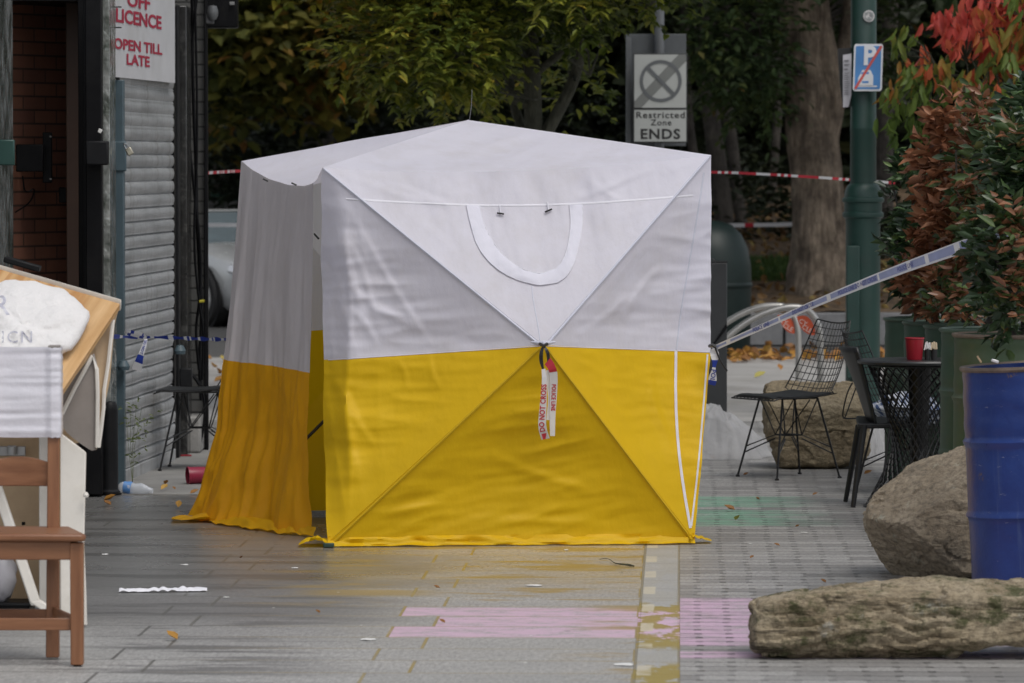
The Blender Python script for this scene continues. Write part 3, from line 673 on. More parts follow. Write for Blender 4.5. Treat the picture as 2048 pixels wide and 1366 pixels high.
# red and white tape tied to the tent hub
t5 = empty('hazard_tape', PX(1090,700,22.40), 'red and white do not cross tape tied with black cord to the tent front', 'tape')
c0 = 22.40
MB().tube([PX(1080,688,c0+.02), PX(1087,692,c0-.02), PX(1094,688,c0+.02)], .008, 6).build('knot', mblk, t5)
ribbon(t5, 'tie', [PX(1086,692,c0), PX(1082,708,c0-.01), PX(1082,722,c0), PX(1086,738,c0)], lambda t: .009+.009*math.sin(math.pi*t), [(1,-.2,0)], [(1,0)], [mblk], 20)
ribbon(t5, 'tie', [PX(1088,692,c0), PX(1095,703,c0-.01), PX(1097,716,c0), PX(1096,726,c0)], lambda t: .008+.007*math.sin(math.pi*t), [(1,.1,0)], [(1,0)], [mblk], 20)
o, P = ribbon(t5, 'band', [PX(1095,722,c0), PX(1104,735,c0-.03), PX(1108,750,c0-.02), PX(1107,790,c0-.01), PX(1105,830,c0), PX(1105,872,c0)], lambda t: .04-.018*t, [(.8,-.5,.6),(1,-.2,0),(.9,.3,0),(1,0,0)], [(.065,1),(.4,0)], [m_tw, m_tr], 60)
ribbon_text(t5, [(p[0], p[1], p[2], p[3]) for p in P], 'POLICE LINE', .12, .026, m_tr, xs=.8, bold=.03)
o, P = ribbon(t5, 'band', [PX(1087,738,c0-.03), PX(1089,760,c0-.045), PX(1087,800,c0-.05), PX(1085,830,c0-.05), PX(1084,855,c0-.05), PX(1091,878,c0-.04)], lambda t: .018+.024*t, [(.9,-.3,0),(1,-.2,.05),(1,-.4,0)], [(.9,0)], [m_tw], 60)
ribbon_text(t5, list(reversed([(p[0], -p[1]*-1, p[2], -p[3]) for p in P])), 'DO NOT CROSS', .035, .034, m_tr, xs=.82, flip=True, bold=.03)
o, P = ribbon(t5, 'band', [PX(1096,740,c0-.01), PX(1098,770,c0), PX(1101,800,c0), PX(1097,840,c0)], .02, [(.8,.5,0),(1,.2,0)], [(.5,0)], [m_tw], 30)
MB().add([PX(1083,868,c0-.055), PX(1093,866,c0-.058), PX(1091,878,c0-.05), PX(1086,879,c0-.052)], [(0,1,2,3)]).build('band_end', m_tr, t5, smooth=False)
# ================================================================ shop on the left
m_shut = M('galvanised_slat', (.34, .345, .35), .36, metal=.3, var=.12, vs=3, dirt=(.2,.19,.18,.5), ds=2.0)
m_shut, _t = newmat('galvanised_lath'); _c = _t.coord()
_b = _t.mix(_t.ramp(_t.noise(_t.map(_c, (1, .5, 6)), 2.2, 7, .7), [(.35, 0), (.65, 1)]), (.29, .30, .31), (.46, .47, .48))
_b = _t.mix(_t.ramp(_t.noise(_t.map(_c, (1, 7, .5), (3, 1, 2)), 3.0, 7, .7), [(.52, 0), (.68, .75)]), _b, (.13, .12, .105))
_b = _t.mix(_t.ramp(_t.noise(_c, 40, 5, .75), [(.60, 0), (.68, .6)]), _b, (.5, .5, .5))
_t.put(_t.bsdf.inputs['Base Color'], _b); _t.bsdf.inputs['Metallic'].default_value = .3; _t.put(_t.bsdf.inputs['Roughness'], _t.math('ADD', .28, _t.math('MULTIPLY', _t.noise(_c, 9), .25)))
m_bgm = M('blue_grey_steel', (.06, .095, .115), .5, var=.12, vs=5, dirt=(.03,.035,.035,.5))
m_blk = M('black_paint', (.006, .006, .007), .4, var=.3, vs=6, dirt=(.02,.02,.02,.4), ds=5, spec=.12)
m_dkg = M('dark_grey_paint', (.013, .0135, .015), .45, var=.25, dirt=(.03,.03,.03,.4), ds=7, spec=.15)
def brickmat(name, c1, c2, mortar, w=.225, h=.075, axis='xz', rough=.85, gloss=None):
    m, t = newmat(name); c = t.coord(); x, y, z = t.sep(c); cb = t.new('ShaderNodeCombineXYZ'); t.put(cb.inputs[0], {'x': x, 'y': y}[axis[0]]); t.put(cb.inputs[1], z)
    b = t.new('ShaderNodeTexBrick', offset=.5); t.l.new(cb.outputs[0], b.inputs['Vector'])
    for k, v in (('Scale', 1), ('Mortar Size', .006), ('Mortar Smooth', .2), ('Brick Width', w), ('Row Height', h)): b.inputs[k].default_value = v
    b.inputs['Color1'].default_value = (*c1, 1); b.inputs['Color2'].default_value = (*c2, 1); b.inputs['Mortar'].default_value = (*mortar, 1)
    cc = t.mix(t.math('MULTIPLY', t.noise(c, 14, 6), .6), b.outputs['Color'], tuple(x*.45 for x in c1))
    t.put(t.bsdf.inputs['Base Color'], cc); t.bsdf.inputs['Roughness'].default_value = rough
    t.bump(t.math('SUBTRACT', t.math('MULTIPLY', t.noise(c, 60), .3), b.outputs['Fac']), .008); return m
m_brick = brickmat('red_brick', (.44, .19, .12), (.28, .125, .09), (.07, .055, .045))
m_pbrick = brickmat('grey_painted_brick', (.13, .13, .125), (.09, .09, .085), (.012, .012, .012), rough=.5)
A0 = Vector((-2.117, 27.0, 0)); FD = Vector((.149, 2.2, 0)).normalized(); FN = Vector((FD.y, -FD.x, 0))
def FP(s, z, o=0.0): return A0+FD*s+FN*o+V(0, 0, z)
shop = empty('corner_shop', (-2.3, 27.0, 0), 'dark shop front with closed grey roller shutter and brick doorway at the corner', 'building')
# masses: pier at the corner, wall above the view, inside of the recess
mb = MB()
mb.box((-4.2, 30.0, 3.2), (4.0, 6.6, 1.2)); mb.box((-4.5, 29.2, 3.9), (4.6, 8.0, .2)); mb.hexa([(-3.3,30.25,0),(-1.87,30.25,0),(-2.07,33.6,0),(-3.3,33.6,0)], (0,0,2.7))
mb.build('wall', m_dkg, shop, smooth=False)
mb = MB().hexa([(-2.5,30.2,0),(-1.85,30.2,0),(-2.06,33.65,0),(-2.5,33.65,0)], (0,0,4)); mb.build('brick_pier', m_pbrick, shop, smooth=False)
# shutter: one corrugated curtain of laths
P = []; pitch = .0745; nz_ = int(2.62/pitch*10)
sl = MB(); zs = []; prof = []
for i in range(nz_+1):
    z = .012+2.62*i/nz_; ph = (z/pitch) % 1.0
    o = .0085*math.sin(math.pi*min(1, ph/.86))**.75 if ph < .86 else -.010 if ph < .91 else .005
    prof.append((z, o))
for z, o in prof:
    row = []
    for j in range(13):
        s = .02+2.17*j/12; dent = .02*math.exp(-((z-.38)/.3)**2)*nz((s*2.2, z*4, 1.5))+.0015*nz((s*3, z*2, 9))
        row.append(FP(s, z+.010*math.exp(-((z-.3)/.35)**2)*nz((s*2, z*3, 4)), o+dent-.01))
    P.append(row)
sl.grid(P); sh = sl.build('shutter', m_shut, shop, ang=50)
MB().box(FP(1.1, .03, -.02)+V(0,0,.0), (.05, 2.16, .07), Matrix.Rotation(-math.atan2(.149, 2.2), 3, 'Z')).build('bottom_rail', m_shut, shop, bevel=.004)
rz = Matrix.Rotation(-math.atan2(.149, 2.2), 3, 'Z')
MB().box(FP(-.02, 1.09, .0), (.055, .06, 2.18), rz).build('shutter_guide', m_bgm, shop, bevel=.004)
MB().box(FP(-.045, 1.49+.28, .005), (.075, .03, .16), rz).build('lock_tab', m_bgm, shop, bevel=.006)
# toothed guide at the far side of the shutter
gt = MB(); gt.box(FP(2.235, 1.3, -.03), (.05, .07, 2.6), rz)
gt.build('shutter_guide', m_blk, shop, smooth=False)
MB().box((-1.998, 29.42, 1.33), (.085, .16, 2.66)).build('frame_post', m_dkg, shop, bevel=.006)
MB().box((-1.985, 29.75, 1.33), (.13, .4, 2.66)).build('frame_post', M('glossy_dark', (.022,.022,.022), .2, var=.5, vs=9, dirt=(.16,.16,.15,.5), ds=14), shop, bevel=.006)
MB().box((-1.842, 30.17, 1.4), (.018, .05, 2.8)).build('drain_strip', m_blk, shop, bevel=.004)
# door frame, glass and recess left of the shutter
MB().box((-2.178, 26.1, 1.33), (.085, .1, 2.66)).build('door_frame', m_blk, shop, bevel=.006)
MB().box((-2.228, 26.2, 1.33), (.02, .14, 2.66)).build('door_frame', m_dkg, shop, bevel=.004)
MB().box((-2.285, 26.7, 1.33), (.05, .1, 2.66)).build('door_frame', m_blk, shop, bevel=.004)
def glassmat():
    m, t = newmat('painted_reflection_glass'); c = t.coord()
    n = t.noise(t.map(c, (3, 2.2, 2.6)), 2.4, 5, .6)
    t.put(t.bsdf.inputs['Base Color'], t.mix(t.ramp(n, [(.40, 0), (.62, 1)]), (.10, .115, .10), (.42, .44, .43)))  # pale and dark reflections painted into the base colour
    t.bsdf.inputs['Roughness'].default_value = .06; t.bsdf.inputs['Metallic'].default_value = .3; t.bump(t.noise(c, 9, 3), .01); return m
m_gl = glassmat()
MB().box((-2.135, 26.45, 1.33), (.05, .4, 2.66)).build('window_pane', m_gl, shop, bevel=.003)
MB().box((-2.555, 24.9, 1.33), (.055, .9, 2.66)).build('window_pane', m_gl, shop, bevel=.003)
MB().box((-2.62, 24.6, 1.33), (.08, 1.2, 2.66)).build('door_frame', m_blk, shop, bevel=.004)
MB().box(PX(12, 305, 24.42), (.085, .04, .125)).build('door_lock', M('dark_green_paint', (.012,.05,.042), .4), shop, bevel=.006)
# brick return wall, turned towards the street
bp = [PX(163, 683, 28.0), PX(20, 683, 27.35)]; bl = (bp[1]-bp[0]).length; ba = math.atan2(bp[0].y-bp[1].y, bp[0].x-bp[1].x)
bw = MB().box((0, .12, 1.35), (bl+.2, .24, 2.7)).build('brick_wall', m_brick, shop, world=False, smooth=False); bw.location = Vector(((bp[0].x+bp[1].x)/2, (bp[0].y+bp[1].y)/2, 0))-shop.location; bw.rotation_euler = (0, 0, ba)
MB().box((-2.385, 27.55, 1.35), (.07, .8, 2.7)).build('timber_post', M('brown_timber', (.055,.028,.018), .6), shop, bevel=.005)
MB().box((-3.5, 26.6, 2.7), (1.2, 4.4, .06)).build('recess_ceiling', m_dkg, shop, smooth=False)  # above the view; darkens the recess, cut back to let light onto the bricks
MB().box((-3.9, 26.2, 1.5), (.3, 4.6, 3)).build('wall', m_dkg, shop, smooth=False)
MB().box(PX(95, 315, 27.3), (.05, .04, .275)).build('bracket', m_blk, shop, bevel=.004)
MB().box(PX(60, 316, 27.2), (.15, .05, .15)).build('bracket', m_blk, shop, bevel=.006)
for v in (273, 358): MB().lathe([(.001,-.004),(.007,-.004),(.007,.004),(.001,.005)], PX(101, v, 27.26), 8).build('screw', M('zinc', (.5,.5,.5), .35, metal=.8), shop)
MB().tube(smooth_pts([PX(45,352,27.2), PX(50,390,27.2), PX(72,372,27.25), PX(62,405,27.25), PX(30,425,27.2)], 40), .004, 5).build('cable', m_blk, shop)
MB().box(PX(128, 390, 27.6), (.05, .08, .085)).build('vent', m_blk, shop, bevel=.004)
# lock box on the door frame
MB().box(PX(195, 306, 25.95), (.115, .1, .125)).build('lock_box', m_dkg, shop, bevel=.008)
MB().box(PX(200, 262, 26.02), (.02, .01, .022), Matrix.Rotation(.5, 3, 'Y')).build('label', M('paper', (.6,.6,.58), .6), shop, bevel=.003)
MB().box(PX(45, 528, 24.6), (.18, .12, .03), Matrix.Rotation(.28, 3, 'Y')).build('door_handle', m_dkg, shop, bevel=.006)
# cables down the pier
for i, pts in enumerate((((384,-10),(386,200),(392,330),(394,450),(400,560),(404,640),(398,720),(402,800)), ((394,-10),(380,120),(376,260),(388,380),(402,500),(400,600),(390,660),(398,740)), ((390,-10),(396,300),(386,480),(398,610),(408,660),(404,760)), ((356,728),(372,738),(388,752),(402,770),(414,790)), ((358,735),(378,744),(396,764),(410,800),(408,850),(400,890)), ((410,-10),(411,250),(410,500),(411,790)))):
    MB().tube(smooth_pts([PX(u, v, 30.05-.03*i) for u, v in pts], 60, 2), (.011, .009, .008, .009, .008, .007)[i], 6).build('cable', m_blk, shop)
MB().tube([PX(399,603,29.9), PX(409,602,29.9)], .009, 6).build('cable_tie', M('yellow_tie', (.45,.4,.03), .5), shop)
MB().box(PX(372, 755, 29.25), (.075, .05, .11)).build('socket_box', m_dkg, shop, bevel=.008)
MB().lathe([(.001,0),(.03,.0),(.035,.02),(.02,.05),(.001,.055)], PX(360,708,29.2), 12).build('lock_hasp', m_bgm, shop)
MB().lathe([(.001,0),(.03,.0),(.035,.02),(.02,.05),(.001,.055)], PX(247,740,26.9), 12).build('lock_hasp', m_bgm, shop)
MB().box((-1.95, 30.0, .11), (.18, .35, .22)).build('plinth', m_conc, shop, bevel=.015)
# padlock
pd = empty('padlock', PX(262, 302, 26.75), 'small worn brass and steel padlock hanging from the shutter lock tab', 'padlock')
MB().box(PX(259, 303, 26.75), (.034, .02, .042), Matrix.Rotation(-.5, 3, 'Y')).build('body', M('worn_brass', (.45,.42,.34), .35, metal=.7, var=.3, vs=30), pd, bevel=.005)
MB().tube(smooth_pts([PX(252,298,26.75), PX(247,289,26.75), PX(251,286,26.75), PX(258,295,26.75)], 16), .004, 6).build('shackle', M('steel', (.6,.6,.6), .25, metal=.9), pd)
# off licence sign hung in front of the shutter, facing the pavement
m_sgw = M('sign_white', (.60, .60, .62), .4, var=.05, dirt=(.45,.44,.42,.5), ds=2)
m_sgr = M('sign_red', (.40, .012, .05), .45, var=.05)
sg = empty('shop_sign', PX(292, 155, 26.9), 'white shop sign with red lettering OFF LICENCE above the roller shutter', 'sign')
a = PX(232, 154, 26.86); b = PX(350, 154, 28.95); xd = (b-a); xd.z = 0; wid = xd.length; xd.normalize()
q = [Vector((p.x, p.y, z)) for p, z in ((a, a.z), (b, a.z), (b, 3.0), (a, 3.0))]
nrm = Vector((xd.y, -xd.x, 0))
MB().hexa(q, -nrm*.02).build('board', m_sgw, sg, smooth=False)
def st(u, v):       # sign coordinates from a pixel
    r = ray(u, v); o = Vector((0,0,CAMH)); t = (a-o).dot(nrm)/r.dot(nrm); return o+r*t
for s, u, v, hpx, wpx in (('OFF', 277, 3, 28, 46), ('LICENCE', 278, 38, 28, 91), ('OPEN TILL', 277, 93, 22, 96), ('LATE', 276, 121, 22, 46)):
    vs, fs = text2d(s, 1.0, .03); x0 = min(p.x for p in vs); x1 = max(p.x for p in vs); y0 = min(p.y for p in vs); y1 = max(p.y for p in vs)
    c = st(u, v); wm = (st(u+wpx/2, v)-st(u-wpx/2, v)).length; hm = (st(u, v-hpx/2)-st(u, v+hpx/2)).length
    mb = MB(); mb.add([c+xd*((p.x-(x0+x1)/2)/(x1-x0)*wm)+V(0,0,1)*((p.y-(y0+y1)/2)/(y1-y0)*hm)+nrm*.003 for p in vs], fs); mb.build('lettering', m_sgr, sg, smooth=False)
for v in (14, 55): MB().tube([PX(210, v, 26.6), PX(242, v, 26.84)], .004, 6).build('bracket', m_blk, sg)
# dark box with a lamp on the corner
bx = empty('projecting_box_sign', PX(446, 20, 30.3), 'black box projecting from the shop corner high on the pier', 'box')
MB().box(PX(440, 5, 30.3), (.22, .16, .31)).build('box', m_blk, bx, bevel=.01)
MB().box(PX(464, 7, 30.2), (.03, .02, .02)).build('badge', M('badge_grey', (.2,.2,.2), .4), bx, bevel=.003)
cm = empty('security_camera', PX(424, 30, 30.1), 'small grey dome camera fixed below the black box on the corner pier', 'camera')
MB().lathe([(.001,-.055),(.022,-.052),(.033,-.03),(.035,0),(.026,.03),(.001,.035)], PX(425, 22, 30.1), 16).build('dome', M('camera_grey', (.10,.105,.11), .3), cm)
MB().box(PX(420, 38, 30.12), (.05, .05, .06)).build('mount', M('camera_mount', (.08,.08,.085), .5), cm, bevel=.006)
# short black post by the door
bo = empty('bollard', GP(221, 988), 'short round-topped black post standing by the shutter guide', 'bollard')
MB().lathe([(.055,0),(.055,.02),(.044,.03),(.043,.44),(.04,.47),(.03,.487),(.001,.492)], GP(220, 990), 24).build('post', m_dkg, bo)
MB().lathe([(.06,0),(.06,.012),(.045,.014)], GP(220, 990), 24).build('base_plate', m_blk, bo)
bo2 = empty('doorstep_box', GP(190, 985), 'dark boxed-in base of the black door frame beside the round-topped post', 'plinth')
MB().box(PX(188, 905, 25.95)+V(0,.05,0), (.085, .14, .44)).build('box', m_blk, bo2, bevel=.006)
MB().box(PX(188, 905, 25.95)+V(0,.05,.225), (.095, .15, .012)).build('cap', m_dkg, bo2, bevel=.004)

# ================================================================ clutter on the left
m_oak = None
def woodmat(name, c1, c2, axis=0, scale=1.0, rough=.4, knots=False, basis=None):
    m, t = newmat(name); c = t.coord()
    if basis:
        cb_ = t.new('ShaderNodeCombineXYZ')
        for i_, e_ in enumerate(basis):
            dp = t.new('ShaderNodeVectorMath', operation='DOT_PRODUCT'); t.l.new(c, dp.inputs[0]); dp.inputs[1].default_value = tuple(e_); t.l.new(dp.outputs['Value'], cb_.inputs[i_])
        c = cb_.outputs[0]
    sc = [14*scale]*3; sc[axis] = 1.2*scale
    w = t.noise(t.map(c, tuple(sc)), 2.0, 6, .6); g2 = t.noise(t.map(c, tuple(x*5 for x in sc)), 2.0, 4)
    cc = t.mix(t.ramp(w, [(.3, 0), (.7, 1)]), c1, c2)
    cc = t.mix(t.math('MULTIPLY', g2, .35), cc, tuple(x*.6 for x in c1))
    if knots:
        wv = t.new('ShaderNodeTexWave', wave_type='RINGS', rings_direction='X'); t.l.new(t.map(c, (.35, 7, 7), (.1, .5, .3)), wv.inputs['Vector']); wv.inputs['Scale'].default_value = 2.6; wv.inputs['Distortion'].default_value = 4; wv.inputs['Detail'].default_value = 3
        cc = t.mix(t.math('MULTIPLY', t.ramp(wv.outputs['Fac'], [(.45, 0), (.9, 1)]), .75), cc, (.40, .19, .06))
        vo = t.new('ShaderNodeTexVoronoi'); t.l.new(t.map(c, (3, 4, 3), (.3, .1, .2)), vo.inputs['Vector']); vo.inputs['Scale'].default_value = 1.6
        cc = t.mix(t.ramp(vo.outputs['Distance'], [(.05, 1), (.1, 0)]), cc, (.12, .05, .02))
    t.put(t.bsdf.inputs['Base Color'], cc); t.bsdf.inputs['Roughness'].default_value = rough; t.bump(w, .001); return m
m_chair = woodmat('brown_chair_wood', (.190, .076, .034), (.340, .158, .078), 2, 1.0, .38)
m_chairx = woodmat('brown_chair_wood_rail', (.190, .076, .034), (.340, .158, .078), 0, 1.0, .38)
m_cream = M('cream_board', (.68, .65, .60), .45, var=.06, dirt=(.45,.40,.32,.4), ds=4)
m_beige = M('beige_board', (.50, .36, .22), .55, var=.1, dirt=(.35,.24,.14,.4), ds=5)
m_taupe = M('taupe_panel', (.27, .24, .22), .5, var=.12, dirt=(.16,.14,.12,.4), ds=4)
m_film = M('white_film', (.80, .79, .86), .25, var=.04, bump=.004, bs=18, trans=.15)
m_cotton = M('white_wadding', (.80, .79, .79), .9, var=.05, bump=.012, bs=25, trans=.1)
ch = empty('wooden_chair', Vector((-1.68, 17.4, 0)), 'brown wooden dining chair with its back wrapped in white plastic film', 'chair')
def leg(x, y, z0, z1, w=.043, w2=None, x2=None, y2=None):
    x2 = x if x2 is None else x2; y2 = y if y2 is None else y2; w2 = w2 or w
    mb = MB(); mb.add([(x+a*w/2, y+b*w/2, z0) for a, b in ((-1,-1),(1,-1),(1,1),(-1,1))]+[(x2+a*w2/2, y2+b*w2/2, z1) for a, b in ((-1,-1),(1,-1),(1,1),(-1,1))], [(3,2,1,0),(4,5,6,7),(0,1,5,4),(1,2,6,5),(2,3,7,6),(3,0,4,7)])
    return mb.build('leg', m_chair, ch, bevel=.004)
leg(-1.503, 17.24, .006, .43, .044, .046); leg(-1.905, 17.26, .006, .43, .044, .046)
leg(-1.612, 17.50, .006, 1.085, .046, .040, -1.606, 17.54); leg(-1.86, 17.52, .006, 1.085, .046, .040, -1.866, 17.56)
MB().lathe([(.014,0),(.014,.008)], (-1.503,17.24,0), 10, cap=True).build('foot_glide', m_blk, ch)
st_ = MB(); sq = []
for k in range(5):
    pass
seat = [(-1.935,17.205),(-1.478,17.19),(-1.470,17.21),(-1.555,17.56),(-1.92,17.58)]
MB().hexa([(x, y, .435) for x, y in seat], (0,0,.027)).build('seat', m_chairx, ch, bevel=.009)
MB().box((-1.704, 17.235, .402), (.36, .024, .064)).build('seat_rail', m_chairx, ch, bevel=.003)
MB().box((-1.735, 17.52, .402), (.22, .022, .06)).build('seat_rail', m_chairx, ch, bevel=.003)
for p, q in (((-1.51,17.26),(-1.607,17.49)), ((-1.9,17.28),(-1.862,17.5))): MB().hexa([(p[0]-.011,p[1],.372),(p[0]+.011,p[1],.372),(q[0]+.011,q[1],.372),(q[0]-.011,q[1],.372)], (0,0,.06)).build('seat_rail', m_chairx, ch, bevel=.003)
MB().box((-1.704, 17.245, .146), (.36, .022, .042)).build('stretcher', m_chairx, ch, bevel=.003)
MB().box((-1.735, 17.50, .16), (.22, .02, .03)).build('stretcher', m_chairx, ch, bevel=.003)
MB().hexa([(-1.514,17.26,.135),(-1.502,17.26,.135),(-1.602,17.49,.15),(-1.614,17.49,.15)], (0,0,.035)).build('stretcher', m_chairx, ch, bevel=.003)
# curved back rail
def rail(z, h, bow):
    P = []
    for k in range(13):
        t = k/12; x = -1.842+.214*t; y = 17.535+.02*math.sin(math.pi*t); hh = h*(1+bow*math.sin(math.pi*t))
        P.append([V(x,y-.01,z), V(x,y-.01,z+hh), V(x,y+.01,z+hh), V(x,y+.01,z)])
    mb = MB(); mb.grid(P, wrap=True); mb.f += [(0,1,2,3), (51,50,49,48)]; mb.mi += [0,0]; return mb.build('back_rail', m_chairx, ch, bevel=.003)
rail(.605, .085, .22); rail(.86, .07, .2); rail(1.0, .07, .2)
# plastic film wrapped round the top of the back
P = []
for i in range(44):
    t = i/43; z = .778+.315*t; row = []
    for k in range(64):
        a = 2*math.pi*k/64; cx, sy = math.cos(a), math.sin(a)
        x = -1.738+(.158*math.copysign(abs(cx)**.22, cx)); y = 17.54+.05*math.copysign(abs(sy)**.35, sy)
        w = .0045*ridge(nz((x*2.0, y*2, z*34)))+.004*nz((x*5, 0, z*60))
        if abs(x+1.735) < .11 and sy < 0: w -= .012
        row.append(V(x+cx*w*.4, y+(-w if sy < 0 else w), z+.004*nz((x*9, k, 2))*(1 if i in (0, 43) else 0)))
    P.append(row)
mb = MB(); mb.grid(P, wrap=True); mb.build('plastic_wrap', m_film, ch, ang=60)
MB().box((-1.606,17.54,1.095), (.042,.042,.012)).build('post_cap', M('grey_wood', (.26,.24,.22), .7), ch, bevel=.004)

# pine table lying tilted, with its white underframe
pt = empty('pine_table', Vector((-1.75, 18.9, 0)), 'tilted pine table top with white edging and white underframe behind the wrapped chair', 'table')
TLp, TRp, BRp, BLp = PX(-60,521,19.3), PX(240,607,19.1), PX(112,800,18.45), PX(-220,720,18.6)
nP = (TRp-TLp).cross(BRp-TRp).normalized()
if nP.y > 0: nP = -nP
e1_ = (BRp-TRp).normalized(); e3_ = nP; e2_ = e3_.cross(e1_)
m_pine = woodmat('pine', (.47, .26, .095), (.70, .46, .235), 0, .8, .45, True, (e1_, e2_, e3_))
tab = MB().hexa([TLp, TRp, BRp, BLp], -nP*.028).build('table_top', m_pine, pt, bevel=.003)
MB().hexa([TLp+V(0,0,.001), TRp+V(.004,0,.0), TRp+V(.006,0,.016), TLp+V(0,0,.018)], -nP*.035).build('edging', m_cream, pt, bevel=.003)
# back board and hanging tray under the right-hand edge
q = [PX(238,612,19.12), PX(228,650,19.1), PX(219,760,19.05), PX(206,822,19.0), PX(200,868,19.0), PX(120,900,18.95), PX(118,800,18.9), PX(190,690,19.05)]
MB().hexa(q, (0,.03,0)).build('back_board', m_beige, pt, smooth=False)
MB().tube([PX(226,640,19.06), PX(216,730,19.02), PX(208,780,19.0), PX(207,815,18.98), PX(203,850,18.97), PX(197,895,18.95)], .008, 6).build('edging', m_cream, pt)
tq = smooth_pts([V(a,b,0) for a,b in ((186,708),(194,735),(196,790),(195,895),(190,903),(178,900),(122,858),(121,820),(122,795),(124,785),(186,708))], 44, 1)
MB().hexa([PX(p.x, p.y, 18.8) for p in tq], (0,.05,0)).build('tray', m_taupe, pt, smooth=False)
MB().tube([PX(124,828,18.79), PX(150,775,18.79), PX(185,712,18.79), PX(193,738,18.79), PX(195,790,18.79), PX(194,895,18.79)], .0085, 6).build('tray_rim', m_cream, pt)
for p, q_ in ((PX(-12,960,18.75), PX(72,1212,18.65)),):
    MB().hexa([p+V(-.02,0,0), p+V(.02,0,0), q_+V(.02,0,0), q_+V(-.02,0,0)], (0,.035,0)).build('leg', m_cream, pt, bevel=.006)
MB().hexa([PX(60,1205,18.6), PX(80,1200,18.6), PX(150,1245,18.55), PX(135,1258,18.55)], (0,.03,0)).build('leg', m_cream, pt, bevel=.006)
wd = empty('white_cabinet', Vector((-1.75, 18.9, 0)), 'white cabinet carcass with beige inside standing on end behind the chair', 'cabinet')
MB().hexa([PX(120,865,18.75), PX(172,905,18.75), PX(168,1090,18.72), PX(172,1180,18.7), PX(174,1252,18.68), PX(120,1240,18.68)], (0,.022,0)).build('side_panel', m_cream, wd, bevel=.005)
MB().hexa([PX(78,862,18.9), PX(98,862,18.9), PX(98,1240,18.85), PX(78,1215,18.85)], (0,.3,0)).build('side_panel', m_cream, wd, bevel=.005)
MB().hexa([PX(98,862,18.95), PX(121,862,18.95), PX(121,1240,18.9), PX(98,1240,18.9)], (0,.02,0)).build('side_panel', m_cream, wd, bevel=.002)
MB().box(PX(20, 985, 19.15), (.42, .02, .5)).build('back_panel', m_beige, wd, bevel=.002)
MB().box(PX(60, 1160, 19.12), (.16, .02, .2)).build('back_panel', m_beige, wd, bevel=.002)
MB().box(PX(20, 902, 19.1), (.12, .012, .038)).build('hinge', M('brushed_steel', (.35,.35,.35), .35, metal=.8, var=.25), wd, bevel=.003)
MB().lathe([(.001,0),(.02,.0),(.02,.03),(.015,.034),(.001,.035)], PX(24,909,19.08), 14).build('hinge', M('brushed_steel', (.35,.35,.35), .35), wd)
MB().lathe([(.001,-.006),(.007,-.006),(.007,.006),(.001,.006)], PX(47,1047,19.11), 10).build('hole_plug', m_blk, wd)
for u,v in ((172,990),(170,1262)): MB().lathe([(.001,-.01),(.009,-.008),(.011,0),(.006,.01),(.001,.012)], PX(u, v, 18.7), 10).build('foot', m_cream, wd)
# white sack of wadding on the table top
sk = empty('white_sack', PX(80,630,18.7), 'plump white fabric sack with faint lettering lying on the pine table top', 'sack')
outl = [V(a,b,0) for a,b in ((-90,640),(-60,580),(0,562),(40,561),(90,568),(135,580),(160,600),(176,620),(181,630),(172,655),(158,682),(135,705),(110,722),(60,735),(0,740),(-60,720))]
oc = V(45,650,0); P = []
for i in range(22):
    t = i/21; row = []
    for p in smooth_pts(outl+[outl[0]], 72, 1)[:-1]:
        p = p+(p-oc)*(.07*nz((p.x*.035, p.y*.035, 7))+.03*nz((p.x*.11, p.y*.11, 2)))
        e = oc.lerp(p, math.sin(t*math.pi/2)); h = .13*math.cos(t*math.pi/2)**.8
        base_d = 19.25-(e.y-521)/(800-521)*.78-.02
        lump = .030*nz((e.x*.017, e.y*.017, 3))+.020*ridge(nz((e.x*.028, e.y*.04, 1)))+.012*ridge(nz((e.x*.05+e.y*.02, e.y*.05, 6)))+.006*nz((e.x*.08, e.y*.08, 1))
        row.append(PX(e.x, e.y, base_d-h*(1+lump*4)-lump*.5*(1-t)))
    P.append(row)
mb = MB(); mb.grid(P, wrap=True); mb.f.append(tuple(range(71, -1, -1))); mb.mi.append(0); sb = mb.build('bag', m_cotton, sk, ang=80)
sbv = mb.bvh()
def on_sack(u, v):
    r = ray(u, v).normalized(); h = sbv.ray_cast(Vector((0,0,CAMH)), r); return (h[0] if h[0] is not None else PX(u, v, 18.7))-r*.003
m_ink = M('faded_ink', (.45, .45, .53), .7, var=.3, vs=30, dirt=(.75,.75,.77,1.0), ds=18)
for s, u, v, hp in (('R', 2, 612, 42), ('ICN', 34, 675, 24)):
    vs, fs = text2d(s, hp*1.4, .0, 1.2); mb = MB(); mb.add([on_sack(u+p.x, v-p.y) for p in vs], fs); mb.build('lettering', m_ink, sk, smooth=False)
# things under the chair
cr = empty('dark_crate', PX(25,1222,19.0), 'low black plastic crate on the ground under the wooden chair', 'crate')
MB().box(PX(20,1222,19.05), (.17,.24,.085)).build('body', m_blk, cr, bevel=.008)
MB().box(PX(20,1204,19.05), (.18,.25,.012)).build('rim', m_dkg, cr, bevel=.004)
bgx = empty('white_bag', PX(0,1140,18.95), 'crumpled pale bag resting on the black crate under the wooden chair', 'bag')
P = []
for i in range(15):
    th = math.pi*i/14; P.append([PX(4,1150,19.0)+V(.055*math.sin(th)*math.cos(a)*(1+.3*nz((a,th*2,1))), .06*math.sin(th)*math.sin(a), .10*math.cos(th)*(1+.25*nz((a*1.5,th*2,4)))) for a in np.linspace(0, 2*math.pi, 24, endpoint=False)])
mb = MB(); mb.grid(P, wrap=True); mb.build('bag', M('pale_plastic', (.55,.54,.58), .4, var=.1, dirt=(.25,.24,.24,.5)), bgx, ang=70)
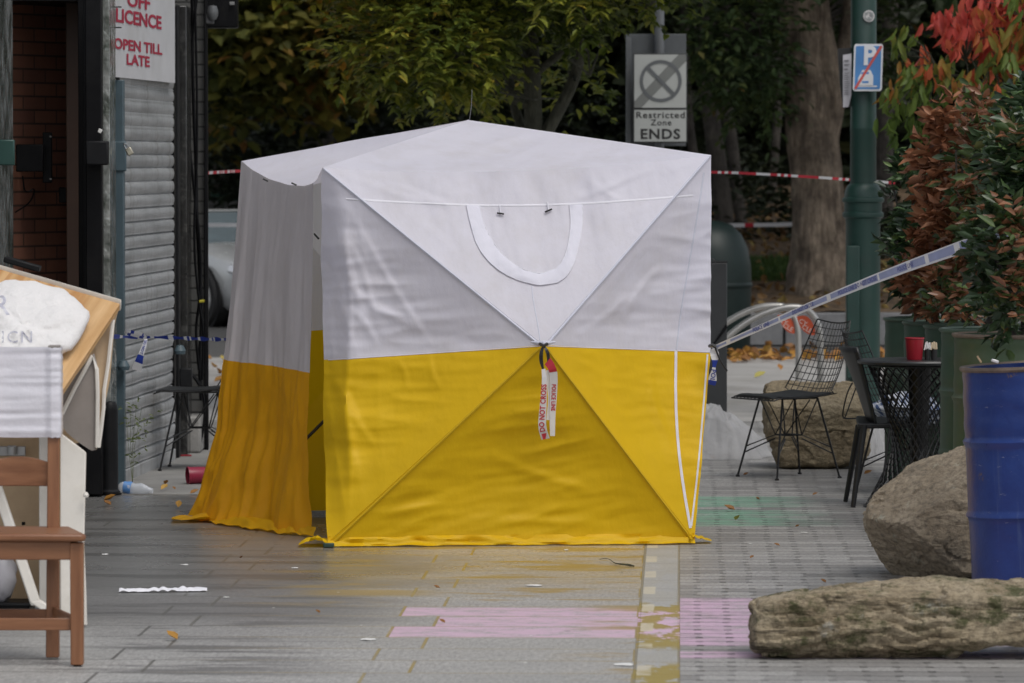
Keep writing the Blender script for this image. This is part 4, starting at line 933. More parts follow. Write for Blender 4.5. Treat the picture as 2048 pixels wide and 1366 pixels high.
# ================================================================ right-hand side
def drum(name_mat, rim_mat, x, y, z0, label, group, h=.88, r=.2925, tilt=0):
    t = empty('drum_planter', (x, y, 0), label, 'planter', group)
    pr = []
    for k in range(89):
        z = h*k/88; rr = r-.006
        for zc in (h/3, 2*h/3): rr += .012*math.exp(-((z-zc)/.011)**2)
        for zc in (.012,): rr += .009*math.exp(-((z-zc)/.012)**2)
        rr += .0016*math.sin(z*60)*(1 if .64*h < z < .97*h else 0)
        pr.append((rr, z+z0))
    pr += [(r-.02, h+z0), (r-.022, h+z0-.09), (.001, h+z0-.09)]
    mb = MB(); mb.lathe(pr, (0,0,0), 56); mb.v = [(p[0]*(1+.012*nz((p[0]*5+x, p[1]*5, p[2]*4))), p[1]*(1+.012*nz((p[0]*5+x, p[1]*5, p[2]*4))), p[2]) for p in mb.v]; b = mb.build('barrel', name_mat, t, world=False, ang=50)
    MB().lathe([(r-.012,h+z0-.006),(r-.002,h+z0-.012),(r+.005,h+z0-.003),(r+.003,h+z0+.006),(r-.008,h+z0+.008),(r-.014,h+z0)], (0,0,0), 56).build('rim', rim_mat, t, world=False)
    MB().lathe([(r-.03,h+z0-.07),(.001,h+z0-.055)], (0,0,0), 24).build('soil', M('potting_soil', (.05,.035,.022), .95, var=.4, vs=30, bump=.01), t, world=False)
    if z0 > .01: MB().lathe([(r-.04,0),(r-.02,.004),(r-.02,z0)], (0,0,0), 32).build('base', mblk, t, world=False)
    if tilt: t.rotation_euler = (0, tilt, 0)
    return t
m_grn = M('green_drum_paint', (.040, .085, .055), .45, var=.22, vs=3, dirt=(.09,.085,.06,.6), ds=3)
m_grn2 = M('olive_drum_paint', (.050, .085, .042), .5, var=.22, vs=3, dirt=(.10,.09,.055,.6), ds=2.5)
m_blu = M('blue_drum_paint', (.008, .028, .165), .3, var=.35, vs=5, dirt=(.06,.065,.10,.75), ds=6, bump=.002, bs=12)
m_rust = M('rusty_rim', (.16, .12, .09), .6, var=.4, vs=12)
m_grim = M('green_rim', (.06, .10, .07), .45, var=.25)
m_blu, _t = newmat('blue_drum_enamel'); _c = _t.coord()
_b = _t.mix(_t.ramp(_t.noise(_c, 3.5, 6, .65), [(.35, 0), (.65, 1)]), (.007, .024, .14), (.012, .042, .20))
_b = _t.mix(_t.ramp(_t.noise(_t.map(_c, (14, 14, .7)), 2.2, 6, .7), [(.58, 0), (.68, .55)]), _b, (.05, .08, .20))
_b = _t.mix(_t.ramp(_t.noise(_t.map(_c, (1, 1, 1), (3, 3, 3)), 9, 9, .78), [(.62, 0), (.66, .9)]), _b, (.14, .09, .06))
_b = _t.mix(_t.ramp(_t.noise(_t.map(_c, (2, 2, 9), (1, 8, 3)), 6, 7, .75), [(.64, 0), (.67, .6)]), _b, (.25, .27, .33))
_t.put(_t.bsdf.inputs['Base Color'], _b); _t.put(_t.bsdf.inputs['Roughness'], _t.math('ADD', .18, _t.math('MULTIPLY', _t.noise(_c, 7, 6), .3))); _t.bump(_t.noise(_c, 10, 4), .004)
DR = [(1768, 27.4, 0), (1806, 26.8, 0), (1848, 26.2, 0), (1880, 23.9, .06), (1906, 23.2, .06)]
dl = ['green steel drum planter nearest the green lamp post, leftmost of the row', 'second green steel drum planter from the lamp post, under the brown-leaved shrub', 'green steel drum planter directly behind the red pot on the table', 'green ribbed drum planter hiding the right edge of the bistro table', 'olive green drum planter just behind the blue one, nearest of the greens']
for (u, d, z0), lb, mt in zip(DR, dl, (m_grn, m_grn, m_grn, m_grn, m_grn2)):
    x = (u-1024)*d/FPX+.2925; drum(mt, m_rust if z0 and u > 1900 else m_grim, x, d, z0, lb, 'green drum planters')
BDX = (1940-1024)*20.0/FPX+.2925+.01
bd = drum(m_blu, m_rust, BDX, 20.0, .05, 'bright blue steel drum planter with a rusty rim behind the boulders', None, tilt=-.05)
bd['group'] = 'drum planters' if False else ''
del bd['group']
ct = empty('cigarette_end', (BDX-.02, 19.75, .96), 'short cigarette stub and scrap of foil on the blue drum rim', 'litter')
MB().tube([PX(1962,724,19.8), PX(1955,713,19.85)], .004, 6).build('stub', M('stub_tan', (.5,.36,.22), .7), ct)
MB().box(PX(1990,722,19.75), (.03,.02,.012), Matrix.Rotation(.3,3,'Y')).build('foil', M('foil', (.7,.7,.72), .3, metal=.5), ct, bevel=.003)

# ---- rocks
def rock(name, outline, d, depth, label, mat, seed, amp, planes=(), chip=.06, ledge=0.0, e1=.42, e2=.75, NT_=260, M_=120, vox=.0065, drop=0.0):
    """weathered stone: a rounded block whose front silhouette follows the outline, with real depth, facets and broken relief"""
    o3 = [PX(u, v, d) for u, v in outline]; c = sum(o3, Vector())/len(o3)
    ring = smooth_pts([V(p.x, p.z, 0) for p in o3]+[V(o3[0].x, o3[0].z, 0)], NT_, 1)[:-1]
    hw = max(abs(p.x-c.x) for p in ring); hh = max(abs(p.y-c.z) for p in ring)
    P = []
    for i in range(M_+1):
        ph = -math.pi/2+math.pi*i/M_; sc = max(.002, abs(math.cos(ph)))**e1; y = math.copysign(abs(math.sin(ph))**e2, math.sin(ph))*depth
        row = []
        for p in ring:
            q = V((p.x-c.x)*sc, y, (p.y-c.z)*sc)
            for n, k in planes:
                n = Vector(n).normalized(); t_ = V(q.x/hw, q.y/depth, q.z/hh).dot(n)
                if t_ > k: q = q-V(n.x*hw, n.y*depth, n.z*hh)*((t_-k)*.92)
            row.append(q)
        P.append(row)
    P = P[1:-1]; n0 = len(P)*NT_; mb = MB(); mb.grid(P, wrap=True)
    for r_, k0 in ((P[0], 0), (P[-1], (len(P)-1)*NT_)):
        ci = len(mb.v); mb.v.append(tuple(sum(r_, Vector())/NT_)); mb.f += [(ci, k0+k, k0+(k+1) % NT_) if k0 else (ci, k0+(k+1) % NT_, k0+k) for k in range(NT_)]
    me = bpy.data.meshes.new(name); me.from_pydata(mb.v, [], mb.f); me.update()
    to_ = bpy.data.objects.new('remesh', me); COL.objects.link(to_); rmd = to_.modifiers.new('remesh', 'REMESH'); rmd.mode = 'VOXEL'; rmd.voxel_size = vox
    me2 = bpy.data.meshes.new_from_object(to_.evaluated_get(bpy.context.evaluated_depsgraph_get())); bpy.data.objects.remove(to_); bpy.data.meshes.remove(me); me = me2; me.name = name; me.materials.clear()
    nr = [v.normal.copy() for v in me.vertices]
    s3 = Vector((seed, seed*.7, -seed))
    for v, n in zip(me.vertices, nr):
        p = v.co.copy(); w = V(p.x, p.y, p.z*1.6)
        t1 = noise.noise(w*3.2+s3); t2 = noise.noise(w*8+s3); t3 = ridge(noise.noise(w*13+s3)); t4 = noise.noise(w*29+s3); t5 = noise.noise(w*62+s3)
        st_ = 0
        if ledge:
            h = p.z*22+2.2*noise.noise(V(p.x*2.4, p.y*2, p.z*3)+s3)+.8*noise.noise(V(p.x*8, p.y*8, p.z*8)+s3); fr = h-math.floor(h); st_ = ledge*(min(fr*1.6, 1)-.5)*(.5+noise.noise(w*4-s3))
        crack = -max(0, .045-abs(noise.noise(w*4.5-s3)))/.045
        ch_ = 0
        for k_, a_ in ((4.2, .26), (10.5, .46), (24, .50)):
            vv, vp = noise.voronoi(V(w.x*.75, w.y, w.z)*k_+s3+V(.6*noise.noise(w*k_*.7), .6*noise.noise(w*k_*.7+s3), 0)); cp_ = Vector(vp[0]); rd = V(noise.noise(cp_*7.3+s3), noise.noise(cp_*9.1-s3), noise.noise(cp_*5.7)); ch_ += a_*chip*(V(w.x*.75, w.y, w.z)*k_+s3-cp_).dot(rd)*6.0/k_
        v.co = p+n*ch_+n*(amp*(1.0*t1+.55*t2+.35*(t3-.5)+.22*t4+.10*t5+.35*crack)+st_)
    me.materials.append(mat); me.polygons.foreach_set('use_smooth', [True]*len(me.polygons)); me.set_sharp_from_angle(angle=R(32)); me.update()
    o = bpy.data.objects.new(name, me); COL.objects.link(o); o.location = c
    lo = sorted(v.co.z for v in me.vertices)[len(me.vertices)//25]+c.z
    o.location.z -= lo-drop
    return tag(o, label, 'rock')
def rockmat(name, c1, c2, moss, dark, ms=5.0, mthr=.55, strat=0.0):
    m, t = newmat(name); c = t.coord()
    n = t.noise(t.map(c, (1, 1, 1+strat)), 4, 9, .68); cc = t.mix(t.ramp(n, [(.32, 0), (.68, 1)]), c1, c2)
    sp_ = t.noise(c, 38, 6, .75); cc = t.mix(t.ramp(sp_, [(.38, .55), (.54, 0)]), cc, dark)
    cc = t.mix(t.ramp(t.noise(t.map(c, (1,1,1.4), (5,2,0)), ms, 9, .72), [(mthr, 0), (mthr+.09, .85)]), cc, moss)
    cc = t.mix(t.ramp(t.noise(t.map(c, (1,1,2), (1,7,3)), 3.2, 8, .7), [(.56, 0), (.7, .8)]), cc, dark)
    cc = t.mix(t.ramp(t.noise(t.map(c, (1,1,1), (8,1,2)), 9, 9, .75), [(.60, 0), (.68, .55)]), cc, tuple(min(.6, x*1.5) for x in c2))
    if strat:
        sl_ = t.noise(t.map(c, (.8, 1, 9), (2, 3, 1)), 3.2, 8, .72); cc = t.mix(t.ramp(sl_, [(.36, .85), (.45, 0)]), cc, (.05, .038, .022)); cc = t.mix(t.ramp(sl_, [(.58, 0), (.68, .5)]), cc, (.55, .46, .33))
    t.put(t.bsdf.inputs['Base Color'], cc); t.bsdf.inputs['Roughness'].default_value = .85
    h = t.math('ADD', t.math('MULTIPLY', t.noise(t.map(c, (1,1,1+strat*2)), 14, 10, .7), 1.0), t.math('MULTIPLY', t.noise(c, 60, 6, .7), .4)); t.bump(h, .035); return m
m_rk1 = rockmat('boulder_stone', (.34,.27,.185), (.53,.44,.325), (.10,.11,.05), (.10,.085,.065), 4.5, .64)
m_rk2 = rockmat('mossy_stone', (.31,.24,.145), (.62,.52,.37), (.06,.072,.016), (.085,.064,.036), 5.5, .50, 1.2)
m_rk3 = rockmat('tan_stone', (.27,.21,.125), (.42,.35,.235), (.13,.11,.055), (.14,.11,.07), 4.0, .60)
rock('boulder', ((1732,1045),(1738,1012),(1756,985),(1788,958),(1812,938),(1848,920),(1878,914),(1905,904),(1932,892),(1965,884),(2020,880),(2070,910),(2085,1000),(2070,1100),(2000,1150),(1930,1150),(1880,1156),(1835,1160),(1795,1154),(1768,1128),(1752,1095),(1738,1066)), 20.98, .36, 'large grey-brown boulder with a smooth face leaning behind the blue drum', m_rk1, 3.3, .010,
     planes=(((-.52,-.52,.68),.50), ((.05,-1,.12),.74), ((-.7,-.45,-.55),.70), ((.5,-.8,.35),.86)), ledge=.004, chip=.045, e1=.30)
rock('rock_slab', ((1506,1222),(1510,1208),(1545,1200),(1600,1192),(1660,1182),(1700,1179),(1760,1174),(1830,1164),(1900,1162),(1945,1167),(2000,1172),(2060,1174),(2130,1170),(2190,1200),(2200,1250),(2160,1280),(2080,1290),(2000,1284),(1950,1288),(1925,1296),(1890,1312),(1840,1318),(1760,1323),(1690,1326),(1620,1325),(1570,1320),(1520,1308),(1505,1296),(1501,1262),(1506,1240)), 17.60, .20, 'long flat mossy sandstone rock lying in the foreground on the block paving', m_rk2, 8.1, .009,
     planes=(((.03,-.34,.94),.84), ((-.06,-1,.10),.80), ((0,-.62,-.78),.84), ((-.9,-.5,.2),.97)), ledge=.021, chip=.05, drop=-.012, e1=.07, NT_=420, M_=130)
rock('stone_block', ((1526,800),(1530,772),(1548,766),(1600,767),(1650,769),(1700,764),(1728,772),(1736,800),(1737,860),(1734,920),(1700,931),(1640,936),(1590,938),(1556,938),(1548,915),(1540,885),(1528,860)), 28.45, .26, 'squarish tan sandstone block standing behind the wire chair', m_rk3, 14.2, .012, planes=(((0,-.5,.86),.72), ((0,-1,0),.86)), ledge=.006, e1=.25)
# ---- wire chairs
m_wire = M('black_wire', (.012, .012, .013), .35, var=.1)
m_pad = M('black_seat_pad', (.014, .015, .017), .42, var=.2)
def wire_chair(label, group='black wire cafe chairs', back=True):
    t = empty('wire_chair', (0,0,0), label, 'chair', group)
    def shell(s, q):           # q 0..1 seat front->bend, 1..2 up the back ; s -1..1 across
        if q <= 1:
            x = .235-.40*q; z = .452-.012*math.sin(q*math.pi)+.018*s*s*q; w = .215+.015*q
            if q < .1: z -= .016*(1-q/.1)
        else:
            b = q-1; x = -.165-.030*math.sin(min(1,b*2)*math.pi/2)-.125*b; z = .452+.018*s*s+.395*b*(1-.0*s*s); w = .232-.018*b-.05*b*b; x += .045*s*s*(1-b*.5)
        return V(x, s*w, z)
    mb = MB()
    for k in range(13):
        s = -1+2*k/12; mb.tube([shell(s, q) for q in np.linspace(0, 2, 26)], .0024 if 0 < k < 12 else .0042, 5)
    for q in np.linspace(0, 2, 23): mb.tube([shell(s, q) for s in np.linspace(-1, 1, 11)], .0024 if .02 < q < 1.98 else .0042, 5)
    mb.build('wire_shell', m_wire, t, world=False)
    P = [[shell(s*.93, q)+V(0,0,.008+.010*(1-s**4)) for s in np.linspace(-1,1,13)] for q in np.linspace(.02,.98,13)]
    Pb = [[shell(s*.93, q)+V(0,0,.004) for s in np.linspace(-1,1,13)] for q in np.linspace(.02,.98,13)]
    mb = MB(); mb.grid(P); mb.grid(Pb); 
    n = 13
    for ring in ([(0,j) for j in range(n)], [(n-1,j) for j in range(n)], [(i,0) for i in range(n)], [(i,n-1) for i in range(n)]):
        mb.add([P[i][j] for i,j in ring]+[Pb[i][j] for i,j in ring], [(k,k+1,k+1+n,k+n) for k in range(n-1)])
    mb.build('seat_pad', m_pad, t, world=False)
    top = {}; foot = {}
    for a in (1,-1):
        for b in (1,-1):
            top[a,b] = V(.115*a-.0, .115*b, .44); foot[a,b] = V(.205*a, .20*b, .004)
            MB().tube([top[a,b], foot[a,b]], .0062, 6).build('leg', m_wire, t, world=False)
            MB().lathe([(.001,0),(.012,0),(.012,.008),(.007,.012)], foot[a,b]-V(0,0,.004), 10).build('foot_glide', m_wire, t, world=False)
    mb = MB()
    hub = {(a,b): V(.055*a, .05*b, .235) for a in (1,-1) for b in (1,-1)}
    for k in hub:
        lo_ = top[k].lerp(foot[k], .62); mb.tube([top[k], hub[k], lo_], .0042, 5)
        lo2 = top[k].lerp(foot[k], .70); mb.tube([hub[k]+V(0,0,-.02), lo2], .0042, 5)
    for k, l in (((1,1),(-1,1)),((1,-1),(-1,-1)),((1,1),(1,-1)),((-1,1),(-1,-1))): mb.tube([hub[k], hub[l]], .0042, 5)
    for k, l in (((1,1),(-1,1)),((1,-1),(-1,-1)),((1,1),(1,-1)),((-1,1),(-1,-1))): mb.tube([hub[k], V(hub[l].x*1.6, hub[l].y*1.6, .43)], .0035, 5); mb.tube([top[k], top[l]], .005, 5)
    mb.build('brace', m_wire, t, world=False)
    return t
c1 = wire_chair('black wire cafe chair with wire grid back standing in front of the sandstone block')
c1.location = PX(1577, 955, 27.55); c1.location.z = 0; c1.rotation_euler = (0,0,math.atan2(-.5,-.87))
c2 = relabel(copy_tree(c1), 'black wire cafe chair half hidden behind the tent, beside the roller shutter')
c2.location = (-1.765, 28.3, 0); c2.rotation_euler = (0,0,R(176))
c3 = relabel(copy_tree(c1), 'black wire cafe chair at the bistro table holding a blue checked cloth')
c3.location = ((1812-1024)*26.15/FPX, 26.15, 0); c3.rotation_euler = (0,0,R(15))
# solid-backed black chair
kc = empty('black_chair', ((1738-1024)*25.35/FPX, 25.35, 0), 'black chair with a solid leaning back and thick splayed rear legs at the table', 'chair')
def at25(u, v, dd=0): return PX(u, v, 25.35+dd)
P = [[at25(1680+(52)*t**.8+2, 692+(150)*t, .2) , at25(1722+(22)*t, 694+148*t, -.17)] for t in np.linspace(0,1,10)]
P = []
for t in np.linspace(0,1,12):
    a = at25(1681+60*t**.9, 692+150*t, .17); b = at25(1716+38*t**.9, 694+152*t, -.17); P.append([a.lerp(b, s)+V(-.02*math.sin(s*math.pi),0,0) for s in np.linspace(0,1,8)])
mb = MB(); mb.grid(P); ob = mb.build('backrest', m_pad, kc, ang=60); so = ob.modifiers.new('thickness', 'SOLIDIFY'); so.thickness = .012
s0 = [at25(1712, 842, .17), at25(1830, 846, .17), at25(1846, 856, -.17), at25(1716, 858, -.17)]
MB().hexa(s0, (0,0,.028)).build('seat', m_pad, kc, bevel=.008)
for (u0, v0, u1, v1, d_, w_) in ((1728,850,1706,1001,-.16,.017), (1718,850,1691,996,.16,.016), (1832,856,1850,1000,-.16,.014), (1824,850,1838,985,.16,.014)):
    p0 = at25(u0, v0, d_); p1 = at25(u1, v1, d_*1.3); p1.z = .002; MB().tube([p0, p1], [w_*1.1, w_*.75], 10).build('leg', m_pad, kc)
for d_ in (.19,): MB().tube(smooth_pts([at25(1705,765,d_), at25(1694,785,d_), at25(1684,830,d_), at25(1688,838,d_), at25(1725,836,d_)], 24), .004, 6).build('arm_wire', m_wire, kc); MB().tube([at25(1712,775,d_), at25(1690,835,d_)], .0035, 5).build('arm_wire', m_wire, kc)
# gingham cloth
m_g, t = newmat('gingham'); c = t.coord(); x, y, z = t.sep(c)
def chk(a): return t.math('GREATER_THAN', t.math('FRACT', t.math('MULTIPLY', a, 26)), .5)
f = t.math('MULTIPLY', t.math('ADD', chk(t.math('ADD', x, t.math('MULTIPLY', z, .6))), chk(t.math('SUBTRACT', y, z))), .5)
t.put(t.bsdf.inputs['Base Color'], t.mix(f, (.55,.58,.64), (.045,.08,.19))); t.bsdf.inputs['Roughness'].default_value = .85
cl = empty('checked_cloth', (c3.location.x, 26.0, .47), 'crumpled blue and white checked cloth lying on the cafe chair seat', 'cloth')
P = []
cx0 = PX(1795, 815, 26.05)
for i in range(26):
    th = math.pi*i/25; row = []
    for k in range(44):
        a = 2*math.pi*k/44; rr = 1+.28*nz((math.cos(a)*1.6, math.sin(a)*1.6, th*1.7))+.1*nz((math.cos(a)*5, math.sin(a)*5, th*4))
        p = V(.20*math.sin(th)*math.cos(a)*rr, .09*math.sin(th)*math.sin(a)*rr, .058*math.cos(th)*rr*(1+.5*math.sin(a*2+1)))
        row.append(cx0+V(.06,0,-.01)+p)
    P.append(row)
mb = MB(); mb.grid(P, wrap=True); mb.build('cloth', m_g, cl, ang=80)
# bistro table
tb = empty('bistro_table', (2.055, 25.2, 0), 'round black cafe table on an hourglass pedestal of diamond wire mesh', 'table')
MB().lathe([(.001,.722),(.300,.722),(.312,.727),(.314,.737),(.308,.745),(.001,.747)], (2.055,25.2,0), 64).build('table_top', M('black_table', (.022,.024,.026), .35, var=.15), tb)
def rad(z):
    t = z/.72
    return .135+.125*max(0,(t-.42)/.58)**1.5+.14*max(0,(.42-t)/.42)**1.3
mb = MB(); NS = 30
for k in range(NS):
    for sg_ in (1,-1):
        mb.tube([V(2.055+rad(z)*math.cos(2*math.pi*k/NS+sg_*2.5*z/.72), 25.2+rad(z)*math.sin(2*math.pi*k/NS+sg_*2.5*z/.72), z) for z in np.linspace(.006,.72,22)], .0042, 4)
mb.build('mesh_pedestal', m_wire, tb)
mb = MB(); mb.tube([V(2.055+rad(0)*math.cos(a), 25.2+rad(0)*math.sin(a), .008) for a in np.linspace(0,2*math.pi,49)], .007, 6); mb.tube([V(2.055+rad(.715)*math.cos(a), 25.2+rad(.715)*math.sin(a), .716) for a in np.linspace(0,2*math.pi,49)], .006, 6); mb.build('hoop', m_wire, tb)
MB().lathe([(.06,.01),(.05,.05),(.045,.36),(.06,.70),(.001,.715)], (2.055,25.2,0), 20).build('inner_column', m_wire, tb)
rp = empty('red_pot', (PX(1829,718,25.1).x, 25.1, .747), 'red plastic pot standing upright on the bistro table', 'pot')
m_red = M('red_plastic', (.30, .010, .022), .4, var=.12)
MB().lathe([(.001,0),(.037,0),(.039,.004),(.047,.104),(.050,.106),(.049,.112),(.045,.112),(.044,.104),(.036,.01),(.001,.008)], rp.location, 32).build('pot', m_red, rp)
for i, (u, lb) in enumerate(((1855, 'small black holder of white sugar sachets beside the red pot'), (1868, 'small black holder of cream sugar sachets next to the drum edge'))):
    sc_ = empty('sachet_holder', (PX(u,718,25.1).x, 25.1, .747), lb, 'holder', 'sachet holders on the table')
    MB().lathe([(.001,0),(.014,0),(.016,.052),(.014,.052),(.012,.006),(.001,.005)], sc_.location, 16).build('cup', mblk, sc_)
    for k in range(5):
        MB().box(sc_.location+V(-.012+.006*k, .004*(k % 2), .066+.004*(k % 3)), (.007,.016,.034), Matrix.Rotation(random.uniform(-.3,.3),3,'Y')).build('sachet', M('sachet_white' if i == 0 else 'sachet_cream', (.75,.74,.74) if i == 0 else (.62,.52,.36), .6), sc_)
# ---- lamp post
LX = (1726-1024)*34/FPX
m_lamp = M('green_lamp_paint', (.012, .043, .035), .42, var=.2, vs=4, dirt=(.04,.055,.05,.3), ds=6)
lp = empty('lamp_post', (LX, 34, 0), 'dark green lamp post with a flared collar and a parking sign', 'lamp post')
z_ = lambda v: PX(1726, v, 34).z
MB().lathe([(.14,0),(.14,.03),(.118,.05),(.118,z_(447)),(.122,z_(437)),(.139,z_(434)),(.142,z_(430)),(.139,z_(425)),(.128,z_(423)),(.129,z_(406)),(.141,z_(404)),(.144,z_(400)),(.141,z_(396)),(.129,z_(394)),(.127,z_(386)),(.117,z_(376)),(.104,z_(370)),(.090,z_(367)),(.089,z_(262)),(.0905,z_(260)),(.0905,z_(254)),(.088,z_(252)),(.086,5.5)], (LX,34,0), 40).build('column', m_lamp, lp)
MB().box((LX-.075, 33.895, .72), (.09, .06, .9)).build('access_door', m_lamp, lp, bevel=.008)
MB().lathe([(.0892,z_(261)),(.0895,z_(260)),(.0895,z_(255)),(.0892,z_(254))], (LX,34,0), 40).build('band', M('worn_band', (.20,.22,.21), .5, var=.4, vs=20), lp)
stc = empty('round_sticker', PX(1738,32,33.91), 'small round white sticker with a grey emblem on the lamp post', 'sticker')
def disc(c, r, nrm, th=.003, seg=28, r0=0):
    nrm = Vector(nrm).normalized(); a = nrm.cross(V(0,0,1)).normalized(); b = a.cross(nrm); mb = MB()
    o_ = [Vector(c)+a*(r*math.cos(2*math.pi*k/seg))+b*(r*math.sin(2*math.pi*k/seg)) for k in range(seg)]
    if r0:
        i_ = [Vector(c)+(p-Vector(c))*(r0/r) for p in o_]
        for k in range(seg): mb.hexa([o_[k], o_[(k+1) % seg], i_[(k+1) % seg], i_[k]], -nrm*th)
    else: mb.hexa(o_, -nrm*th)
    return mb
disc(PX(1738,32,33.905), .040, (.2,-1,0), .004).build('disc', M('sticker_white', (.50,.50,.50), .5), stc, smooth=False)
disc(PX(1738,32,33.90), .030, (.2,-1,0), .001, r0=.024).build('emblem', M('sticker_grey', (.26,.28,.28), .5), stc, smooth=False)
for a_, b_ in ((-6,-5),(5,-4),(0,5)): MB().box(PX(1738+a_,32+b_,33.90), (.02,.002,.018)).build('emblem', M('sticker_grey', (.26,.28,.28), .5), stc, smooth=False)
ps = empty('parking_sign', PX(1736,135,33.86), 'blue parking ends sign with a white P, a car and a red diagonal bar', 'sign')
m_sb = M('sign_blue', (.07,.22,.50), .3, var=.2, vs=3); m_sw = M('sign_face_white', (.66,.68,.72), .35, var=.04); m_sr = M('sign_bar_red', (.52,.09,.08), .35)
def rrect(c, w, h, r, th, xd=V(1,0,0), yd=V(0,0,1), n=6):
    pts = []
    for (sx, sy, a0) in ((1,1,0),(-1,1,90),(-1,-1,180),(1,-1,270)):
        for k in range(n+1):
            a = R(a0+90*k/n); pts.append(Vector(c)+xd*(sx*(w/2-r)+r*math.cos(a))+yd*(sy*(h/2-r)+r*math.sin(a)))
    nn = xd.cross(yd); return MB().hexa(pts, -nn*th if nn.y < 0 else nn*th)
SC = PX(1736,135,33.86); xt = V(.999,0,.0).normalized(); yt = V(.03,0,1).normalized(); k_ = 33.86/FPX
rrect(SC, 58*k_, 94*k_, .017, .004, xt, yt).build('plate', m_sw, ps, smooth=False)
rrect(SC+V(0,-.0025,0), 51*k_, 86*k_, .010, .002, xt, yt).build('blue_field', m_sb, ps, smooth=False)
def sp2(u, v): return SC+xt*((u-1736)*k_)+yt*(-(v-135)*k_)+V(0,-.004,0)
lettering('P', sp2(1738,113), xt, yt, 52*k_, m_sw, ps, xs=.95, bold=.035)
for poly in (((1716,172),(1747,172),(1747,152),(1741,140),(1725,140),(1717,156)), ((1716,171),(1755,171),(1755,174),(1716,174))): MB().hexa([sp2(*p) for p in poly], (0,.001,0)).build('car_symbol', m_sw, ps, smooth=False)
for poly in (((1724,144),(1738,144),(1738,148),(1722,148)), ((1725,162),(1738,162),(1738,166),(1725,166))): MB().hexa([sp2(*p)+V(0,-.0012,0) for p in poly], (0,.001,0)).build('car_symbol', m_sb, ps, smooth=False)
MB().hexa([sp2(*p)+V(0,-.0025,0) for p in ((1709,177),(1714,178),(1764,93),(1759,91))], (0,.001,0)).build('red_bar', m_sr, ps, smooth=False)
pn = empty('paper_notice', PX(1692,158,33.95), 'tall white paper notice in a black holder on the side of the lamp post', 'notice')
MB().hexa([PX(u,v,33.98) for u,v in ((1675,97),(1706,95),(1706,212),(1686,212),(1680,170))], (0,.02,0)).build('holder', mblk, pn, smooth=False)
MB().hexa([PX(u,v,33.95) for u,v in ((1686,110),(1703,107),(1703,190),(1697,214),(1686,215))], (0,.004,0)).build('sheet', M('notice_paper', (.52,.51,.55), .6, var=.06), pn, smooth=False)
for k, v in enumerate((120,128,137,146,150,154,158,163,167,171,175,180,184,188)): MB().hexa([PX(u,vv,33.944) for u,vv in ((1688,v),(1688+random.randint(7,12),v-.3),(1688+8,v+(3 if k < 3 else 1.2)),(1688,v+(3.2 if k < 3 else 1.3)))], (0,.001,0)).build('print', M('notice_ink', (.20,.20,.22), .6), pn, smooth=False)
# ---- restricted zone sign
m_gs = M('grey_post_paint', (.13,.14,.15), .5, var=.12); m_gs2 = M('grey_board_back', (.105,.115,.125), .5, var=.15)
DS = 38.0; rs_ = empty('restricted_zone_sign', PX(1320,195,DS), 'grey and white Restricted Zone ENDS sign on a grey post behind the tent', 'sign')
def sq(u, v, dd=0): return PX(u, v, DS+dd)
p0 = sq(1319, 60, .12); MB().tube([V(p0.x,p0.y,0), V(p0.x,p0.y,p0.z+1.0)], .036, 16).build('post', m_gs, rs_)
def board(u0, v0, u1, v1, d_, th, mat, name, bev=.003): 
    a_, b_ = sq(u0, v1, d_), sq(u1, v0, d_); return MB().box(((a_.x+b_.x)/2, DS+d_+th/2, (a_.z+b_.z)/2), (b_.x-a_.x, th, b_.z-a_.z)).build(name, mat, rs_, bevel=bev)
board(1252, 68, 1372, 292, .19, .03, m_gs2, 'back_board'); board(1252, 75, 1262, 290, .10, .08, m_gs, 'back_board')
m_face = M('sign_grey_white', (.46,.48,.47), .4, var=.05, vs=3); m_ring = M('sign_ring_grey', (.135,.145,.155), .45, var=.05); m_bar = M('sign_bar_grey', (.20,.21,.205), .45, var=.05); m_bk = M('sign_black', (.03,.03,.032), .5, var=.05)
board(1266, 107, 1375, 217.5, .0, .02, m_bk, 'plate'); board(1266, 218.5, 1375, 286, .0, .02, m_bk, 'plate')
board(1268.5, 109, 1372.5, 215.5, -.004, .004, m_face, 'plate_face', 0); board(1268.5, 220, 1372.5, 283, -.004, .004, m_face, 'plate_face', 0)
cR = sq(1321.5, 162, -.006); kk = DS/FPX
MB().hexa([sq(u,v,-.006) for u,v in ((1268.5,203),(1268.5,215.5),(1283,215.5),(1372.5,122),(1372.5,109),(1357,109))], (0,.001,0)).build('diagonal_bar', m_bar, rs_, smooth=False)
disc(cR+V(0,-.002,0), 42*kk, (0,-1,0), .001, 40, 35.5*kk).build('ring', m_ring, rs_, smooth=False)
for (a_, b_, w_) in (((1296,136),(1347,188),3.6),):
    dv = V(b_[0]-a_[0], b_[1]-a_[1], 0).normalized(); pv = V(-dv.y, dv.x, 0)*w_
    MB().hexa([sq(q[0],q[1],-.0095) for q in (V(*a_,0)+pv, V(*b_,0)+pv, V(*b_,0)-pv, V(*a_,0)-pv)], (0,.001,0)).build('cross_bar', m_ring, rs_, smooth=False)
for s, u, v, wpx, hpx, bo_ in (('Restricted', 1321, 230, 97, 13, .012), ('Zone', 1322, 245, 42, 12, .012), ('ENDS', 1321, 268, 79, 21, .03)):
    vs, fs = text2d(s, 1, bo_, 1.12); x0 = min(p.x for p in vs); x1 = max(p.x for p in vs); y0 = min(p.y for p in vs); y1 = max(p.y for p in vs); c_ = sq(u, v, -.006)
    mb = MB(); mb.add([c_+V((p.x-(x0+x1)/2)/(x1-x0)*wpx*kk, 0, (p.y-(y0+y1)/2)/(y1-y0)*hpx*kk) for p in vs], fs); mb.build('lettering', m_bk, rs_, smooth=False)
